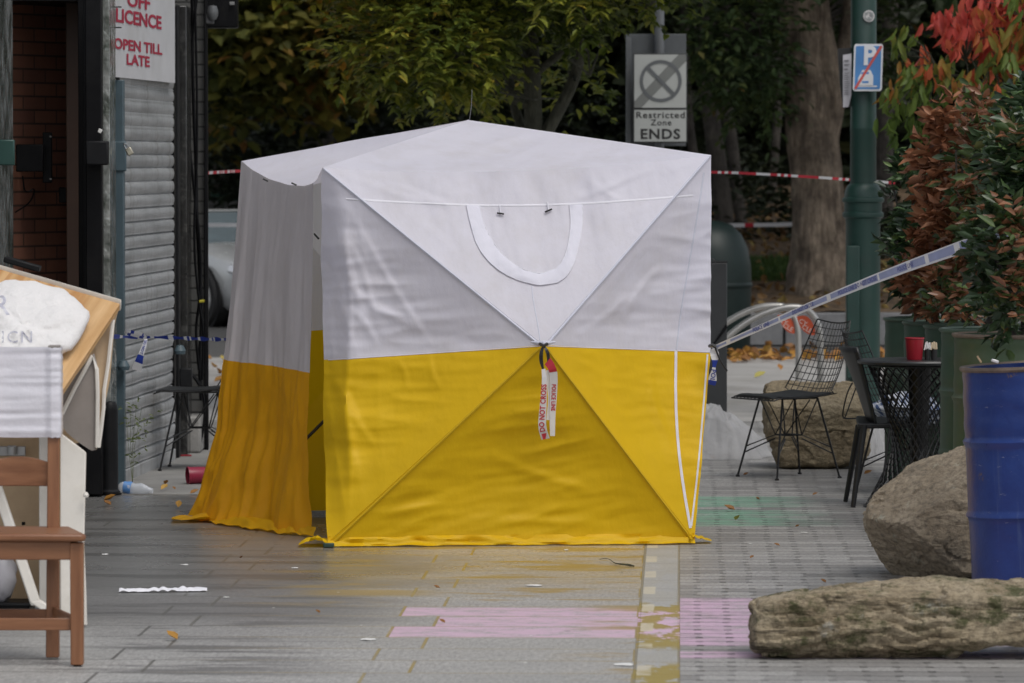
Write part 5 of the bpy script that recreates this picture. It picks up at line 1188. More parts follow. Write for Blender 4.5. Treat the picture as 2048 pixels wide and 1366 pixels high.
# ---- bike stands
m_steel = M('brushed_stand_steel', (.46,.45,.43), .32, metal=.75, var=.1); m_org = M('orange_plate', (.55,.085,.03), .45, var=.12)
def stand(pix, d, plate, txt, label):
    t = empty('bike_stand', PX(pix[0][0], 755, d)*1.0, label, 'bike stand', 'curved steel bike stands'); t.location.z = 0
    pts = smooth_pts([V(u,v,0) for u,v in pix], 60, 2); pts = [PX(p.x,p.y,d) for p in pts]
    b0 = pts[0].copy(); b0.z = 0; b1 = pts[-1].copy(); b1 = b1+V(-.25,0,-.42); b2 = b1.copy(); b2.z = 0
    mb = MB(); mb.tube([b0]+pts+[b1, b2], .0235, 12, flat=(0,1,0)); mb.build('tube', m_steel, t)
    q = [PX(u,v,d+.012) for u,v in plate]; MB().hexa([PX(p.x,p.y,d-.004) for p in smooth_pts([V(u,v,0) for u,v in plate]+[V(*plate[0],0)], 40, 2)[:-1]], (0,.006,0)).build('plate', m_org, t, smooth=False)
    for s, u, v in txt: lettering(s, PX(u,v,d-.008), V(.86,0,-.5), V(.5,0,.86), 13*d/FPX, M('plate_white', (.7,.6,.55), .5), t)
stand(((1597,757),(1597,690),(1596,660),(1590,632),(1572,613),(1548,611),(1515,614),(1472,632),(1428,662)), 36.4, ((1555,630),(1574,630),(1585,640),(1591,655),(1591,668),(1578,666),(1566,655)), (('CY', 1567,643), ('CLE', 1576,655)), 'curved steel bike stand with an orange plate, the farther left of the pair')
stand(((1641,757),(1641,690),(1640,668),(1634,640),(1616,619),(1590,613),(1560,616),(1520,629),(1475,655),(1432,697)), 34.8, ((1593,633),(1612,630),(1624,642),(1631,660),(1630,672),(1614,668),(1600,655)), (('CY', 1606,645), ('CLE', 1614,658)), 'curved steel bike stand with an orange plate, the nearer right of the pair')
# ---- posts and bins
sb_ = empty('square_post', PX(1430,870,31.0), 'square dark grey metal post standing close behind the tent', 'post'); sb_.location.z = 0
zt = PX(1440,525,31).z; MB().box((PX(1454,700,31).x-.1, 31.05, zt/2), (.2, .12, zt)).build('post', M('charcoal_metal', (.022,.024,.026), .5, var=.15), sb_, bevel=.006)
MB().box((PX(1454,700,31).x-.1, 31.05, zt+.004), (.204, .124, .008)).build('cap', m_dkg, sb_, bevel=.003)
MB().hexa([PX(u,v,30.98) for u,v in ((1424,690),(1428,690),(1455,655),(1452,648))], (0,.005,0)).build('stripe', m_blk, sb_, smooth=False)
db = empty('domed_bin', (PX(1503,600,45).x-.38, 45, 0), 'large dark green domed bin behind the square post', 'bin')
MB().lathe([(.36,0),(.37,.03),(.38,.65),(.375,.80),(.35,.95),(.29,1.08),(.2,1.17),(.08,1.205),(.001,1.21)], db.location, 40).build('body', M('bottle_green_plastic', (.006,.014,.013), .45, var=.2, spec=.3), db)
MB().lathe([(.381,.60),(.388,.61),(.388,.64),(.381,.65)], db.location, 40).build('ring', M('bottle_green_plastic', (.012,.028,.026), .3), db)
# ---- polythene
m_poly, t = newmat('polythene'); t.bsdf.inputs['Base Color'].default_value = (.55,.55,.56,1); t.bsdf.inputs['Roughness'].default_value = .22; t.bump(t.noise(t.coord(), 16, 6, .65), .03)
tr = t.new('ShaderNodeBsdfTranslucent'); tr.inputs[0].default_value = (.7,.7,.7,1); tp = t.new('ShaderNodeBsdfTransparent'); m1 = t.new('ShaderNodeMixShader'); m1.inputs[0].default_value = .35; m2 = t.new('ShaderNodeMixShader'); m2.inputs[0].default_value = .38
t.l.new(t.bsdf.outputs[0], m1.inputs[1]); t.l.new(tr.outputs[0], m1.inputs[2]); t.l.new(m1.outputs[0], m2.inputs[1]); t.l.new(tp.outputs[0], m2.inputs[2]); t.l.new(m2.outputs[0], t.out.inputs[0])
def poly_heap(c0, rx, ry, hh, slope, seed, label):
    t_ = empty('plastic_sheet', c0, label, 'plastic sheet', 'polythene heaps'); P = []; NA = 110; NR = 46
    for i in range(NR):
        q = i/(NR-1); row = []
        for k in range(NA):
            a = 2*math.pi*k/NA; out = 1+.28*nz((math.cos(a)*1.7, math.sin(a)*1.7, seed))+.10*nz((math.cos(a)*6, math.sin(a)*6, seed))
            x = q*rx*out*math.cos(a); y = q*ry*out*math.sin(a)
            h = hh*(1-q**2.6)*(1-slope*x/rx)
            f1 = ridge(nz((x*6+seed, y*6, 3)))*.07+ridge(nz((x*13, y*13+seed, 8)))*.045+.02*nz((x*34, y*34, seed))
            row.append(Vector(c0)+V(x+.03*nz((x*9, y*9, h*9+seed))*min(1,4*(1-q)), y, max(.004, .006+h+f1*(1-q**3)*(.4+h*2))))
        P.append(row)
    mb = MB(); mb.grid(P, wrap=True); mb.build('sheet', m_poly, t_, ang=60); return t_
poly_heap(GP(1440,915), .30, .30, .21, .55, 2.0, 'crumpled heap of translucent white polythene sheeting between tent and sandstone block')
poly_heap(PX(1745,900,29.2)*1.0-V(0,0,PX(1745,900,29.2).z), .12, .16, .22, .1, 6.0, 'smaller pale polythene bundle showing behind the right end of the sandstone block')
# ---- loose things on the ground
rc = empty('red_pot', GP(396,968), 'red plastic pot lying on its side on the forecourt by the tent', 'pot')
cy = GP(396, 968)+V(0,.02,.047); RM = Matrix.Rotation(R(90),3,'Y') @ Matrix.Rotation(0,3,'Z')
prof = [(.001,-.06),(.040,-.06),(.043,-.056),(.047,.05),(.050,.052),(.050,.060),(.045,.060),(.042,.0),(.038,-.05),(.001,-.052)]
mb = MB(); mb.lathe(prof, (0,0,0), 32); mb.v = [tuple(cy+Matrix.Rotation(.30,3,'Z') @ (Matrix.Rotation(R(-92),3,'Y') @ Vector(p))) for p in mb.v]; mb.build('pot', M('crimson_plastic', (.24,.012,.04), .38, var=.1), rc)
bt = empty('plastic_bottle', GP(268,988), 'crushed clear plastic bottle with blue label at the pavement edge', 'bottle')
mb = MB(); pr = [(.001,-.085),(.024,-.085),(.030,-.07),(.032,-.02),(.030,.0),(.032,.03),(.028,.055),(.014,.075),(.012,.095)]
mb.lathe(pr, (0,0,0), 20); c_ = GP(270,988)+V(0,.03,.026)
def crush(p): p = Vector(p); w = 1+.35*nz(p*28); return V(p.x*w, p.y*w*.8, p.z)
mb.v = [tuple(c_+Matrix.Rotation(-.2,3,'Z') @ (Matrix.Rotation(R(96),3,'Y') @ crush(p))) for p in mb.v]
m_cl, t = newmat('clear_plastic'); t.bsdf.inputs['Base Color'].default_value = (.75,.80,.88,1); t.bsdf.inputs['Roughness'].default_value = .12; tp = t.new('ShaderNodeBsdfTransparent'); ms = t.new('ShaderNodeMixShader'); ms.inputs[0].default_value = .5
t.l.new(t.bsdf.outputs[0], ms.inputs[1]); t.l.new(tp.outputs[0], ms.inputs[2]); t.l.new(ms.outputs[0], t.out.inputs[0])
mb.build('bottle', m_cl, bt)
mb = MB(); mb.lathe([(.0305,-.062),(.0325,-.03),(.0325,-.02)], (0,0,0), 20); mb.v = [tuple(c_+Matrix.Rotation(-.2,3,'Z') @ (Matrix.Rotation(R(96),3,'Y') @ crush(p))+V(0,0,.0015)) for p in mb.v]; mb.build('label', M('bottle_label_blue', (.10,.25,.55), .4), bt)
pp = empty('paper_strip', GP(330,1186), 'long crumpled strip of white paper lying on the slabs', 'paper')
P = [[GP(238+176*s, 1186-2*s)+V(0, .05*a+.012*nz((s*5,a,1)), .004+.016*abs(nz((s*9,a*2,3)))+.010*math.sin(a*math.pi)) for a in np.linspace(0,1,7)] for s in np.linspace(0,1,60)]
mb = MB(); mb.grid(P); mb.build('strip', M('white_paper', (.75,.75,.80), .6, var=.05), pp, ang=70)
def limb_like():
    c = smooth_pts([GP(1199,1121)+V(0,0,.006), GP(1218,1122)+V(0,0,.012), GP(1228,1129)+V(0,0,.006), GP(1242,1133)+V(0,0,.010), GP(1256,1132)+V(0,0,.006), GP(1268,1134)+V(0,0,.004)], 24, 2)
    return MB().tube(c, [.0016+.0045*max(0, (k/24-.45))*1.7*(1 if k < 23 else .4) for k in range(25)], 6)
sk_ = empty('seed_stick', GP(1232,1128), 'short dark twig with a pale tip lying in front of the tent', 'twig')
MB().tube(smooth_pts([GP(1199,1121)+V(0,0,.006), GP(1218,1122)+V(0,0,.012), GP(1228,1129)+V(0,0,.006), GP(1242,1133)+V(0,0,.010), GP(1256,1132)+V(0,0,.006), GP(1268,1134)+V(0,0,.004)], 16, 2), [.0015,.002,.002,.003,.005,.006,.003], 6) if False else limb_like().build('twig', M('dark_twig', (.06,.06,.035), .8), sk_)
rs2 = empty('red_straw', GP(368,910), 'short red plastic strip on the ground by the pier foot', 'litter')
MB().tube([PX(350,911,29.5)*1, GP(383,913)+V(0,0,.006)], .005, 6).build('strip', m_red, rs2)
m_spk = M('pale_scrap', (.7,.7,.68), .6, var=.1)
for i, (u, v, w_) in enumerate(((1068,1172,.034),(1132,1101,.012),(1252,1330,.04),(590,1137,.015),(369,1131,.016),(210,1110,.015),(452,1196,.012),(737,1280,.03),(1610,1066,.018),(1500,1088,.012),(1870,1153,.02))):
    c_ = GP(u, v); mb = MB(); 
    mb.hexa([c_+V(w_*math.cos(a)*(1+.7*nz((a*1.7,i*3.3,0))), w_*1.1*math.sin(a)*(1+.7*nz((a*1.7,i*3.3,4))), .002+.006*abs(nz((a*2,i,1)))) for a in np.linspace(0,2*math.pi,11)[:-1]], (0,0,.001)); o = mb.build('paper_scrap', m_spk, None)
    tag(o, 'small pale scrap of paper littering the paving', 'litter', 'pale scraps on the paving')
    if i == 10: o.location = PX(1870,1154,17.84)-c_; o['label'] = 'small pale scrap lying on top of the mossy rock'; o['group'] = ''; del o['group']
# ================================================================ fallen leaves
m_fl = leafmat('fallen_leaf', [(0, (.20,.09,.03)), (.35, (.38,.17,.035)), (.7, (.50,.27,.05)), (1, (.45,.40,.10))], .6, .1)
def fallen(u, v, size, tint, lab, grp=None, z=0):
    c = GP(u, v, z); a = random.uniform(0, 6.28); o = leaf_mesh('fallen_leaf', m_fl, None, [c+V(0,0,.008)], [[math.cos(a), math.sin(a)*.6, .25]], [[.2,-.5,1]], [size], [size*.62], np.array([tint]), fold=.8, droop=-.25)
    for q in range(3):
        pass
    me = o.data; return tag(o, lab, 'leaf', grp)
LG_ = 'brown curled leaves scattered on the paving'; ll = 'small curled brown leaf lying on the grey paving'
for (u, v, s, t_) in ((207,1004,.075,.45),(222,1013,.05,.2),(356,1018,.06,.7),(322,982,.055,.75),(330,972,.05,.3),(380,990,.05,.3),(350,982,.03,.2),(412,988,.03,.5),(355,1283,.06,.6),(1470,1023,.06,.15),(1520,1002,.03,.1),(1625,993,.03,.1),(1560,1095,.03,.05),(1500,1120,.025,.05),(1652,1169,.03,.05),(1590,1057,.025,.05),(1430,920,.03,.1),(1486,953,.035,.05),(1728,951,.05,.3),(880,1180,.03,.1),(705,1070,.02,.1),(480,1120,.025,.1),(640,1230,.025,.1),(890,1250,.03,.15)):
    fallen(u, v, s, t_, ll, LG_)
fallen(343, 920, .07, .85, 'pale yellow-brown leaf by the shutter foot'); fallen(1470, 1043, .05, .95, 'yellow leaf on the green painted band'); fallen(2008, 1296, .085, .5, 'orange brown leaf under the raised end of the mossy rock')
fallen(1508, 757, .11, 1.0, 'yellow-green leaf lying on the pale paving by the bike stands'); fallen(1562, 742, .09, .35, 'rusty leaf standing on the pale paving near the bike stands')
for (u, v, t_) in ((432,737,.6),(428,765,.5),(440,750,.3),(452,725,.9),(424,720,.4)): fallen(u, v, .10, t_, 'orange leaf on the pale paving left of the tent', 'orange leaves left of the tent')
N = 900
x = rng.uniform(.4, 9, N); y = 43.0+rng.gamma(1.6, .55, N); y = np.where(y > 46.9, rng.uniform(43.2, 46.8, N), y)
pts = np.stack([x, y, .012+.03*rng.random(N)], 1); d = unit(N); d[:, 2] = abs(d[:, 2])*.6; n_ = unit(N); n_[:, 2] = abs(n_[:, 2])+.4
o = leaf_mesh('leaf_litter', m_fl, None, pts, d, n_, rng.uniform(.07,.14,N), rng.uniform(.05,.09,N), rng.random(N)*.75, fold=.5); tag(o, 'drift of orange and brown fallen leaves along the road edge', 'leaves', kind='stuff')
N = 3500
x = rng.uniform(.9, 14, N); y = 47.5+rng.uniform(0, 9, N); pts = np.array([[a, b, bankz(a, b)+.03] for a, b in zip(x, y)]); d = unit(N); n_ = unit(N); n_[:, 2] = abs(n_[:, 2])+.5
o = leaf_mesh('bank_litter', leafmat('bank_leaf', [(0,(.10,.05,.02)),(.5,(.22,.12,.04)),(1,(.26,.20,.06))], .7, .1), None, pts, d, n_, rng.uniform(.07,.13,N), .07, rng.random(N), fold=.4); tag(o, 'brown leaf litter covering the planted bank', 'leaves', kind='stuff')
N = 2600
x = rng.normal(2.55, .35, N); y = rng.uniform(49.3, 51.0, N); pts = np.array([[a, b, bankz(a, b)] for a, b in zip(x, y)]); d = unit(N)*.55; d[:, 2] = 1; n_ = unit(N)
o = leaf_mesh('grass', leafmat('grass_blade', [(0,(.04,.09,.02)),(1,(.09,.15,.03))], .6, .3), None, pts, d, n_, rng.uniform(.05,.14,N), .012, rng.random(N)); tag(o, 'patch of green grass on the bank left of the big trunk', 'grass', kind='stuff')

# ================================================================ trees
def barkmat(name, c1, c2, sc=1.0):
    m, t = newmat(name); c = t.coord(); n = t.noise(t.map(c, (1,1,.22)), 16*sc, 8, .7); b = t.noise(c, 3, 6, .65)
    cc = t.mix(t.ramp(n, [(.35,0),(.65,1)]), c1, c2); cc = t.mix(t.ramp(b, [(.45,0),(.62,.75)]), cc, tuple(x*.5 for x in c1)); cc = t.mix(t.ramp(t.noise(c, 5, 7, .7), [(.6,0),(.7,.5)]), cc, (.14,.15,.09))
    t.put(t.bsdf.inputs['Base Color'], cc); t.bsdf.inputs['Roughness'].default_value = .9; t.bump(t.math('ADD', n, t.math('MULTIPLY', t.noise(t.map(c, (1,1,.12)), 34*sc, 5, .7), .6)), .06); return m
m_bark = barkmat('grey_brown_bark', (.095,.07,.05), (.35,.28,.21)); m_dbark = barkmat('dark_bark', (.06,.052,.045), (.12,.105,.09)); m_gbark = barkmat('green_bark', (.06,.062,.042), (.115,.115,.085))
def limb(pts, rad_, n=30, seed=0, amp=.08, seg=14):
    c = smooth_pts(pts, n, 2); k = len(rad_)-1; mb = MB()
    rr = [rad_[min(int(i/n*k), k-1)]+(rad_[min(int(i/n*k), k-1)+1]-rad_[min(int(i/n*k), k-1)])*(i/n*k-min(int(i/n*k), k-1)) for i in range(n+1)]
    mb.tube(c, rr, seg)
    vs = []
    for i in range(n+1):
        for j in range(seg):
            p = Vector(mb.v[i*seg+j]); o_ = p-c[i]; vs.append(tuple(c[i]+o_*(1+amp*(nz((p.x*6+seed, p.y*6, p.z*2.2))+.5*nz((p.x*14, p.y*14, p.z*5))))))
    mb.v = vs; return mb
def merge(*mbs):
    m = MB()
    for q in mbs: m.add(q.v, q.f)
    return m
def crown(root, name, ells, n, per, spread, mat, L, Wd, tintf, up=.1, flat=.5, shell=.45, sel=None, droop=.15, kind=None, bias=None):
    tw, c = in_ellipsoids(ells, n, shell); out = tw-c; out /= np.linalg.norm(out, axis=1, keepdims=True)+1e-6
    if sel is not None:
        k = sel(tw); tw = tw[k]; out = out[k]
    P, D, Nn = twig_leaves(tw, out, per, spread, up, flat)
    if bias is not None: D = D+np.array(bias)
    return leaf_mesh(name, mat, root, P, D, Nn, L*rng.uniform(.5,1.3,len(P)), Wd*rng.uniform(.6,1.25,len(P)), tintf(P), droop=droop), tw
def twigs(root, tw, hubs, n, mat, r=.012):
    mb = MB(); idx = rng.choice(len(tw), min(n, len(tw)), replace=False)
    for i in idx:
        p = Vector(tw[i]); h = min(hubs, key=lambda q: (Vector(q)-p).length+(.6 if q[2] > p.z else 0)); h = Vector(h); m = h.lerp(p, .5)+V(*(rng.normal(size=3)*.06))+V(0,0,.06)
        mb.tube([h, m, p], [r, r*.7, r*.3], 4, cap=False)
    return mb.build('twigs', mat, root)
def pnoise(P, s, o=0): return np.array([noise.noise(Vector((p[0]*s+o, p[1]*s, p[2]*s))) for p in P])
# A: hornbeam right behind the tent
dA = 35.0
ta = empty('street_tree', (PX(1065,300,dA).x, dA, 0), 'multi-stemmed yellow-green street tree directly behind the tent', 'tree')
bx_ = PX(1068,300,dA).x
tr_ = merge(limb([V(bx_,dA,0), PX(1068,300,dA), PX(1066,200,dA), PX(1062,110,dA), PX(1058,0,dA), PX(1050,-220,dA)], [.085,.075,.07,.066,.06,.045,.02], 30, 1, .05),
  limb([PX(1072,300,dA), PX(1110,235,dA), PX(1150,160,dA), PX(1172,60,dA-.2), PX(1190,-120,dA-.3)], [.05,.042,.036,.03,.015], 24, 2, .05, 10),
  limb([PX(1062,300,dA+.1), PX(1035,240,dA+.2), PX(1020,170,dA+.3), PX(1000,60,dA+.4), PX(980,-100,dA)], [.045,.034,.03,.026,.012], 24, 3, .05, 10),
  limb([PX(1060,215,dA), PX(960,170,dA-.2), PX(880,120,dA-.5), PX(800,70,dA-.8)], [.03,.022,.018,.008], 20, 4, .05, 8),
  limb([PX(1060,160,dA), PX(930,125,dA-.5), PX(860,80,dA-.9), PX(740,20,dA-1)], [.028,.022,.016,.008], 20, 5, .05, 8),
  limb([PX(1066,150,dA), PX(1180,60,dA-.4), PX(1300,10,dA-.6)], [.03,.02,.008], 16, 6, .05, 8),
  limb([PX(945,185,dA-.5), PX(944,205,dA-.5), PX(940,232,dA-.4)], [.006,.005,.003], 8, 7, .05, 5))
tr_.build('trunk', m_gbark, ta)
def E(u, v, d, ru, rv, rd, w=1.0): p = PX(u, v, d); return ((p.x, p.y, p.z), (ru*d/FPX, rd, rv*d/FPX), w)
m_la = leafmat('hornbeam_leaf', [(0,(.028,.048,.010)),(.35,(.115,.16,.024)),(.72,(.31,.32,.042)),(.9,(.44,.33,.045)),(1,(.55,.28,.04))], .5, .35)
eA = [E(750,90,34.2,90,70,.6,1.2), E(870,70,34.0,120,100,.8,1.2), E(960,110,34.4,70,80,.6), E(800,180,34.4,80,25,.4,1.2), E(905,205,34.6,80,20,.4), E(1080,5,34.2,150,45,.8), E(1190,60,34.7,80,45,.6), E(1280,-20,34.6,95,35,.6), E(1160,175,36.0,45,50,.4), E(1020,50,35.8,60,120,.4,.7), E(980,-60,34.5,420,90,1.2,.7)]
tA = lambda P: .42+.38*pnoise(P, 1.6)+.20*pnoise(P, 6, 3)+.13*rng.normal(size=len(P))-.17*(P[:,0]-.1)
o, twA = crown(ta, 'crown', eA, 1700, 9, .26, m_la, .084, .043, tA, up=-.05, flat=.6, sel=lambda t: ~((t[:,0] > PX(1215,0,35).x) & (t[:,2] < PX(0,25,35).z)))
twigs(ta, twA, [tuple(PX(u,v,34.8)) for u,v in ((1066,200),(1060,120),(1150,160),(1015,150),(880,120),(860,80),(960,170),(1180,60),(1300,10),(1060,20),(1000,60),(1180,150))], 260, m_gbark, .010)
crown(ta, 'upper_crown', [((.1,34.8,4.1),(2.6,1.9,1.0)), ((.1,34.9,5.4),(1.9,1.6,1.1))], 1500, 6, .5, m_la, .15, .085, tA)  # above the view: coarse leaves put in to shade the wood below
# B: plane tree to the left
dB = 56.0
tb_ = empty('plane_tree', (PX(640,300,59.5).x, 59.5, 0), 'large brownish-green tree with broad leaves beyond the tent on the left', 'tree')
limb([tb_.location, tb_.location+V(0,0,2.5), tb_.location+V(.2,-.3,5), tb_.location+V(.3,-.3,8)], [.24,.2,.15,.06], 20, 9, .06).build('trunk', m_dbark, tb_)
m_lb = leafmat('plane_leaf', [(0,(.022,.032,.008)),(.4,(.11,.12,.025)),(.68,(.26,.225,.042)),(.84,(.26,.12,.03)),(1,(.5,.4,.07))], .6, .3)
eB = [E(500,50,55,90,65,1.0), E(600,30,55,100,70,1.0), E(560,140,55.6,120,45,.9), E(470,150,56,60,60,.8), E(640,150,56,70,45,.8), E(700,20,56,100,70,.9), E(430,230,57.5,25,60,.5,.5)]
tB = lambda P: .42+.5*pnoise(P, 1.1, 5)+.16*rng.normal(size=len(P))
o, twB = crown(tb_, 'crown', eB, 950, 6, .55, m_lb, .19, .16, tB, up=-.15, flat=.55)
crown(tb_, 'upper_crown', [((-2.6,56,5.4),(3.6,2.6,1.5)), ((-2.2,57,7.2),(3,2.6,1.5))], 1300, 5, .7, m_lb, .30, .25, tB)  # unseen top of the tree, sparse big leaves added for shade
# C: big trunk on the right
dC = 48.6
cb_ = PX(1648,640,dC); cb_.z = .22
tc = empty('big_tree', (cb_.x, dC, .2), 'big tree with a thick forked brown trunk beside the green lamp post', 'tree')
pxm = dC/FPX
merge(limb([cb_, PX(1648,585,dC), PX(1644,500,dC), PX(1636,400,dC), PX(1627,300,dC), PX(1618,180,dC), PX(1611,80,dC), PX(1606,-60,dC), PX(1596,-400,dC)], [88*pxm,62*pxm,52*pxm,49*pxm,47*pxm,46*pxm,43*pxm,40*pxm,36*pxm,28*pxm], 70, 11, .15, 36),
 limb([PX(1645,300,dC+.02), PX(1655,240,dC-.02), PX(1662,190,dC-.03), PX(1650,110,dC-.05), PX(1638,30,dC-.05), PX(1632,-100,dC)], [30*pxm,29*pxm,27*pxm,24*pxm,22*pxm,18*pxm], 40, 12, .1, 20),
 limb([PX(1658,250,dC-.05), PX(1675,180,dC-.03), PX(1690,120,dC+.1), PX(1702,40,dC+.2), PX(1712,-90,dC+.3)], [20*pxm,21*pxm,20*pxm,19*pxm,14*pxm], 30, 13, .08, 16)).build('trunk', m_bark, tc)
m_lc = leafmat('dark_tree_leaf', [(0,(.022,.042,.018)),(.5,(.055,.092,.03)),(.85,(.12,.145,.038)),(1,(.20,.07,.025))], .5, .28)
tC = lambda P: .42+.38*pnoise(P, 1.3, 9)+.14*rng.normal(size=len(P))
eC = [E(1490,60,47.5,90,80,.7), E(1520,150,48,70,60,.6), E(1450,120,48,50,60,.5), E(1500,205,48.5,40,40,.4,.7), E(1740,60,50,60,100,.6)]
o, twC = crown(tc, 'crown', eC, 620, 7, .42, m_lc, .11, .055, tC, up=-.35, flat=.5, sel=lambda t: ~((t[:,0] > PX(1548,0,48).x) & (t[:,1] < 49.4) & (t[:,0] < PX(1700,0,48).x)))
twigs(tc, twC, [tuple(PX(u,v,48.4)) for u,v in ((1610,60),(1615,150),(1560,80),(1530,110))], 60, m_dbark, .014)
crown(tc, 'upper_crown', [((2.8,48.5,5.2),(4.2,3.2,1.5)), ((2.6,49,7.2),(3.6,3,1.6))], 1500, 5, .7, m_lc, .30, .17, tC)  # crown out of view, added to keep sky light off the bank
# D: thin dark trunks behind the sign
for i, (pts, rad_, dd, lb) in enumerate((
  (((1455,640),(1452,460),(1436,330),(1418,200),(1408,100),(1412,0),(1416,-200)), (20,19,18,19,20,20,16), 54, 'thick dark leaning trunk just right of the Restricted Zone sign'),
  (((1492,620),(1484,470),(1470,330),(1458,250),(1452,150),(1450,-100)), (13,12,12,11,11,9), 55, 'slim grey trunk between the dark leaning trunk and the big tree'),
  (((1420,640),(1408,420),(1390,330),(1378,260),(1372,160),(1366,-60)), (12,11,10,10,9,8), 56, 'slim dark trunk hugging the edge of the Restricted Zone sign'),
  (((1545,620),(1540,430),(1548,320),(1560,180),(1566,-60)), (9,9,8,8,7), 58, 'thin dark trunk just left of the big forked tree'),
  (((1775,640),(1770,420),(1768,280),(1775,120),(1785,-60)), (20,18,18,17,15), 53, 'dark trunk just right of the lamp post collar'),
  (((1640,640),(700,470),(690,300),(700,150),(704,-60)), (14,14,14,14,12), 57, '') )):
    if not lb: continue
    p = [PX(u, v, dd) for u, v in pts]; p[0].z = bankz(p[0].x, dd)-.1
    t = empty('thin_tree', p[0], lb, 'tree', 'thin dark trunks in the wood')
    limb(p, [r_*dd/FPX*1.0 for r_ in rad_], 40, 20+i, .08, 12).build('trunk', m_dbark, t)
    tp_ = p[-1]
    crown(t, 'crown', [((tp_.x, dd+.3, 4.6+.3*i), (1.5,1.4,.9))], 130, 5, .6, m_lc, .28, .16, tC)
# woodland behind everything
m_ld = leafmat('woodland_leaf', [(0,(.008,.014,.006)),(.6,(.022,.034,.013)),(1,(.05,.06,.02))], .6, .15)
eD = []
for k in range(46):
    eD.append(((rng.uniform(-8, 9), rng.uniform(61, 68), rng.uniform(.3, 6.5)), (rng.uniform(.9,1.6), 1.0, rng.uniform(.8,1.5))))
tD = lambda P: .4+.4*pnoise(P, .8, 2)+.15*rng.normal(size=len(P))
wdl = leaf_mesh
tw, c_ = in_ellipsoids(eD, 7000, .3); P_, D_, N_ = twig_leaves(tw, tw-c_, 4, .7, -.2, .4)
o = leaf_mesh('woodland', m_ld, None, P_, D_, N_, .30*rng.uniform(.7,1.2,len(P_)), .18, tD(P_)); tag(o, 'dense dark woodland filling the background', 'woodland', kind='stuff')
# solid dark hedge core behind the leaves (yew hedge with depth)
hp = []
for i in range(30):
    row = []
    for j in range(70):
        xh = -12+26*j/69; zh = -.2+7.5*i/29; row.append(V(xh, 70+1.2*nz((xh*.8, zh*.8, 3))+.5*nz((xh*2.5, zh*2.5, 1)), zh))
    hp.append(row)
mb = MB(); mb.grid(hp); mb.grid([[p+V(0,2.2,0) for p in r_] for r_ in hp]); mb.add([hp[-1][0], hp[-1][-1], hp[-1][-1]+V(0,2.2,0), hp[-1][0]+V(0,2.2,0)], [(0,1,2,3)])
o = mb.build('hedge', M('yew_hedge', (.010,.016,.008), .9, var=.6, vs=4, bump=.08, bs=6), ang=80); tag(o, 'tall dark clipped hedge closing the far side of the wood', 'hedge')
# dark shrubs under the trees
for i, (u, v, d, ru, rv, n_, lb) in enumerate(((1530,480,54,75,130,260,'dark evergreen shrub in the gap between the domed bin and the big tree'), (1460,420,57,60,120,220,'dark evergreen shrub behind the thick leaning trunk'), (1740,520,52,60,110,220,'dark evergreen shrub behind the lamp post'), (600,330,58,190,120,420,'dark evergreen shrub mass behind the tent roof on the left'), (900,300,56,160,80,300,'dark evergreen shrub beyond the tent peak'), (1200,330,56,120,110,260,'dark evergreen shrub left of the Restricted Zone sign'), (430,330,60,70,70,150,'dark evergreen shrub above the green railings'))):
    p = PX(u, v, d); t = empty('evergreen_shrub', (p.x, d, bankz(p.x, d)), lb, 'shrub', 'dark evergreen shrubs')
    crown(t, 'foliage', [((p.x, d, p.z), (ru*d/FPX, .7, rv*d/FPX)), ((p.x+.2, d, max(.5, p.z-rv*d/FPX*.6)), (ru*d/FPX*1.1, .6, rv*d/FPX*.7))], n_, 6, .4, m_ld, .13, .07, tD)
    limb([V(p.x,d,bankz(p.x,d)-.05), V(p.x+.05,d,p.z*.5+.1), V(p.x,d,p.z)], [.06,.05,.02], 10, i, .05, 8).build('stem', m_dbark, t)
# ---- red and green cherry leaves
dR = 33.4
tr2 = empty('cherry_tree', (PX(2150,500,dR).x, dR, 0), 'small tree with drooping red and green autumn leaves above the drum planters', 'tree')
limb([tr2.location, tr2.location+V(.02,0,1.2), PX(2120,150,dR), PX(2080,-100,dR)], [.07,.06,.05,.02], 20, 31, .05, 10).build('trunk', m_gbark, tr2)
eR = [E(1985,60,dR,110,85,.5,.7), E(1890,95,dR,95,75,.45,.8), E(1840,170,dR,70,70,.35,1.2), E(1800,225,dR,35,55,.3,1.3), E(1930,190,dR,80,60,.4,1.1), E(2050,150,dR,90,90,.5), E(2060,20,dR,120,90,.5), E(1850,255,dR,55,45,.3,.9)]
tw, c_ = in_ellipsoids(eR, 165, .2); tw = tw[tw[:,0] > PX(1764,200,dR).x]
hubs = [tuple(PX(u,v,dR)) for u,v in ((2120,150),(2050,100),(1990,150),(1930,120),(2050,40),(1880,150))]
mb = MB()
for a_, b_ in (((2120,150),(1990,170)),((1990,170),(1880,150)),((2120,150),(2040,60)),((2040,60),(1930,70)),((2110,100),(2060,10)),((1930,160),(1850,215))): mb.tube([PX(*a_,dR), PX((a_[0]+b_[0])/2,(a_[1]+b_[1])/2-8,dR), PX(*b_,dR)], [.014,.011,.007], 6)
for p in tw:
    h = min(hubs, key=lambda q: (Vector(q)-Vector(p)).length); mb.tube([Vector(h), Vector(h).lerp(Vector(p), .5)+V(0,0,.05), Vector(p)], [.006,.005,.002], 4, cap=False)
mb.build('twigs', m_gbark, tr2)
per = 6; T = np.repeat(tw, per, 0); n_ = len(T); d = unit(n_)*.55; d[:,2] = -1.0; P_ = T+unit(n_)*np.array([.09,.07,.05]); nn = unit(n_); nn[:,1] -= .8
twr = np.array([noise.noise(Vector(p)*2.1) for p in tw]); zz = (tw[:,2]-PX(1900,185,dR).z)/(150*dR/FPX)
tt = np.repeat(.40+.42*zz+.75*twr+.10*rng.normal(size=len(tw)), per)+.06*rng.normal(size=n_)
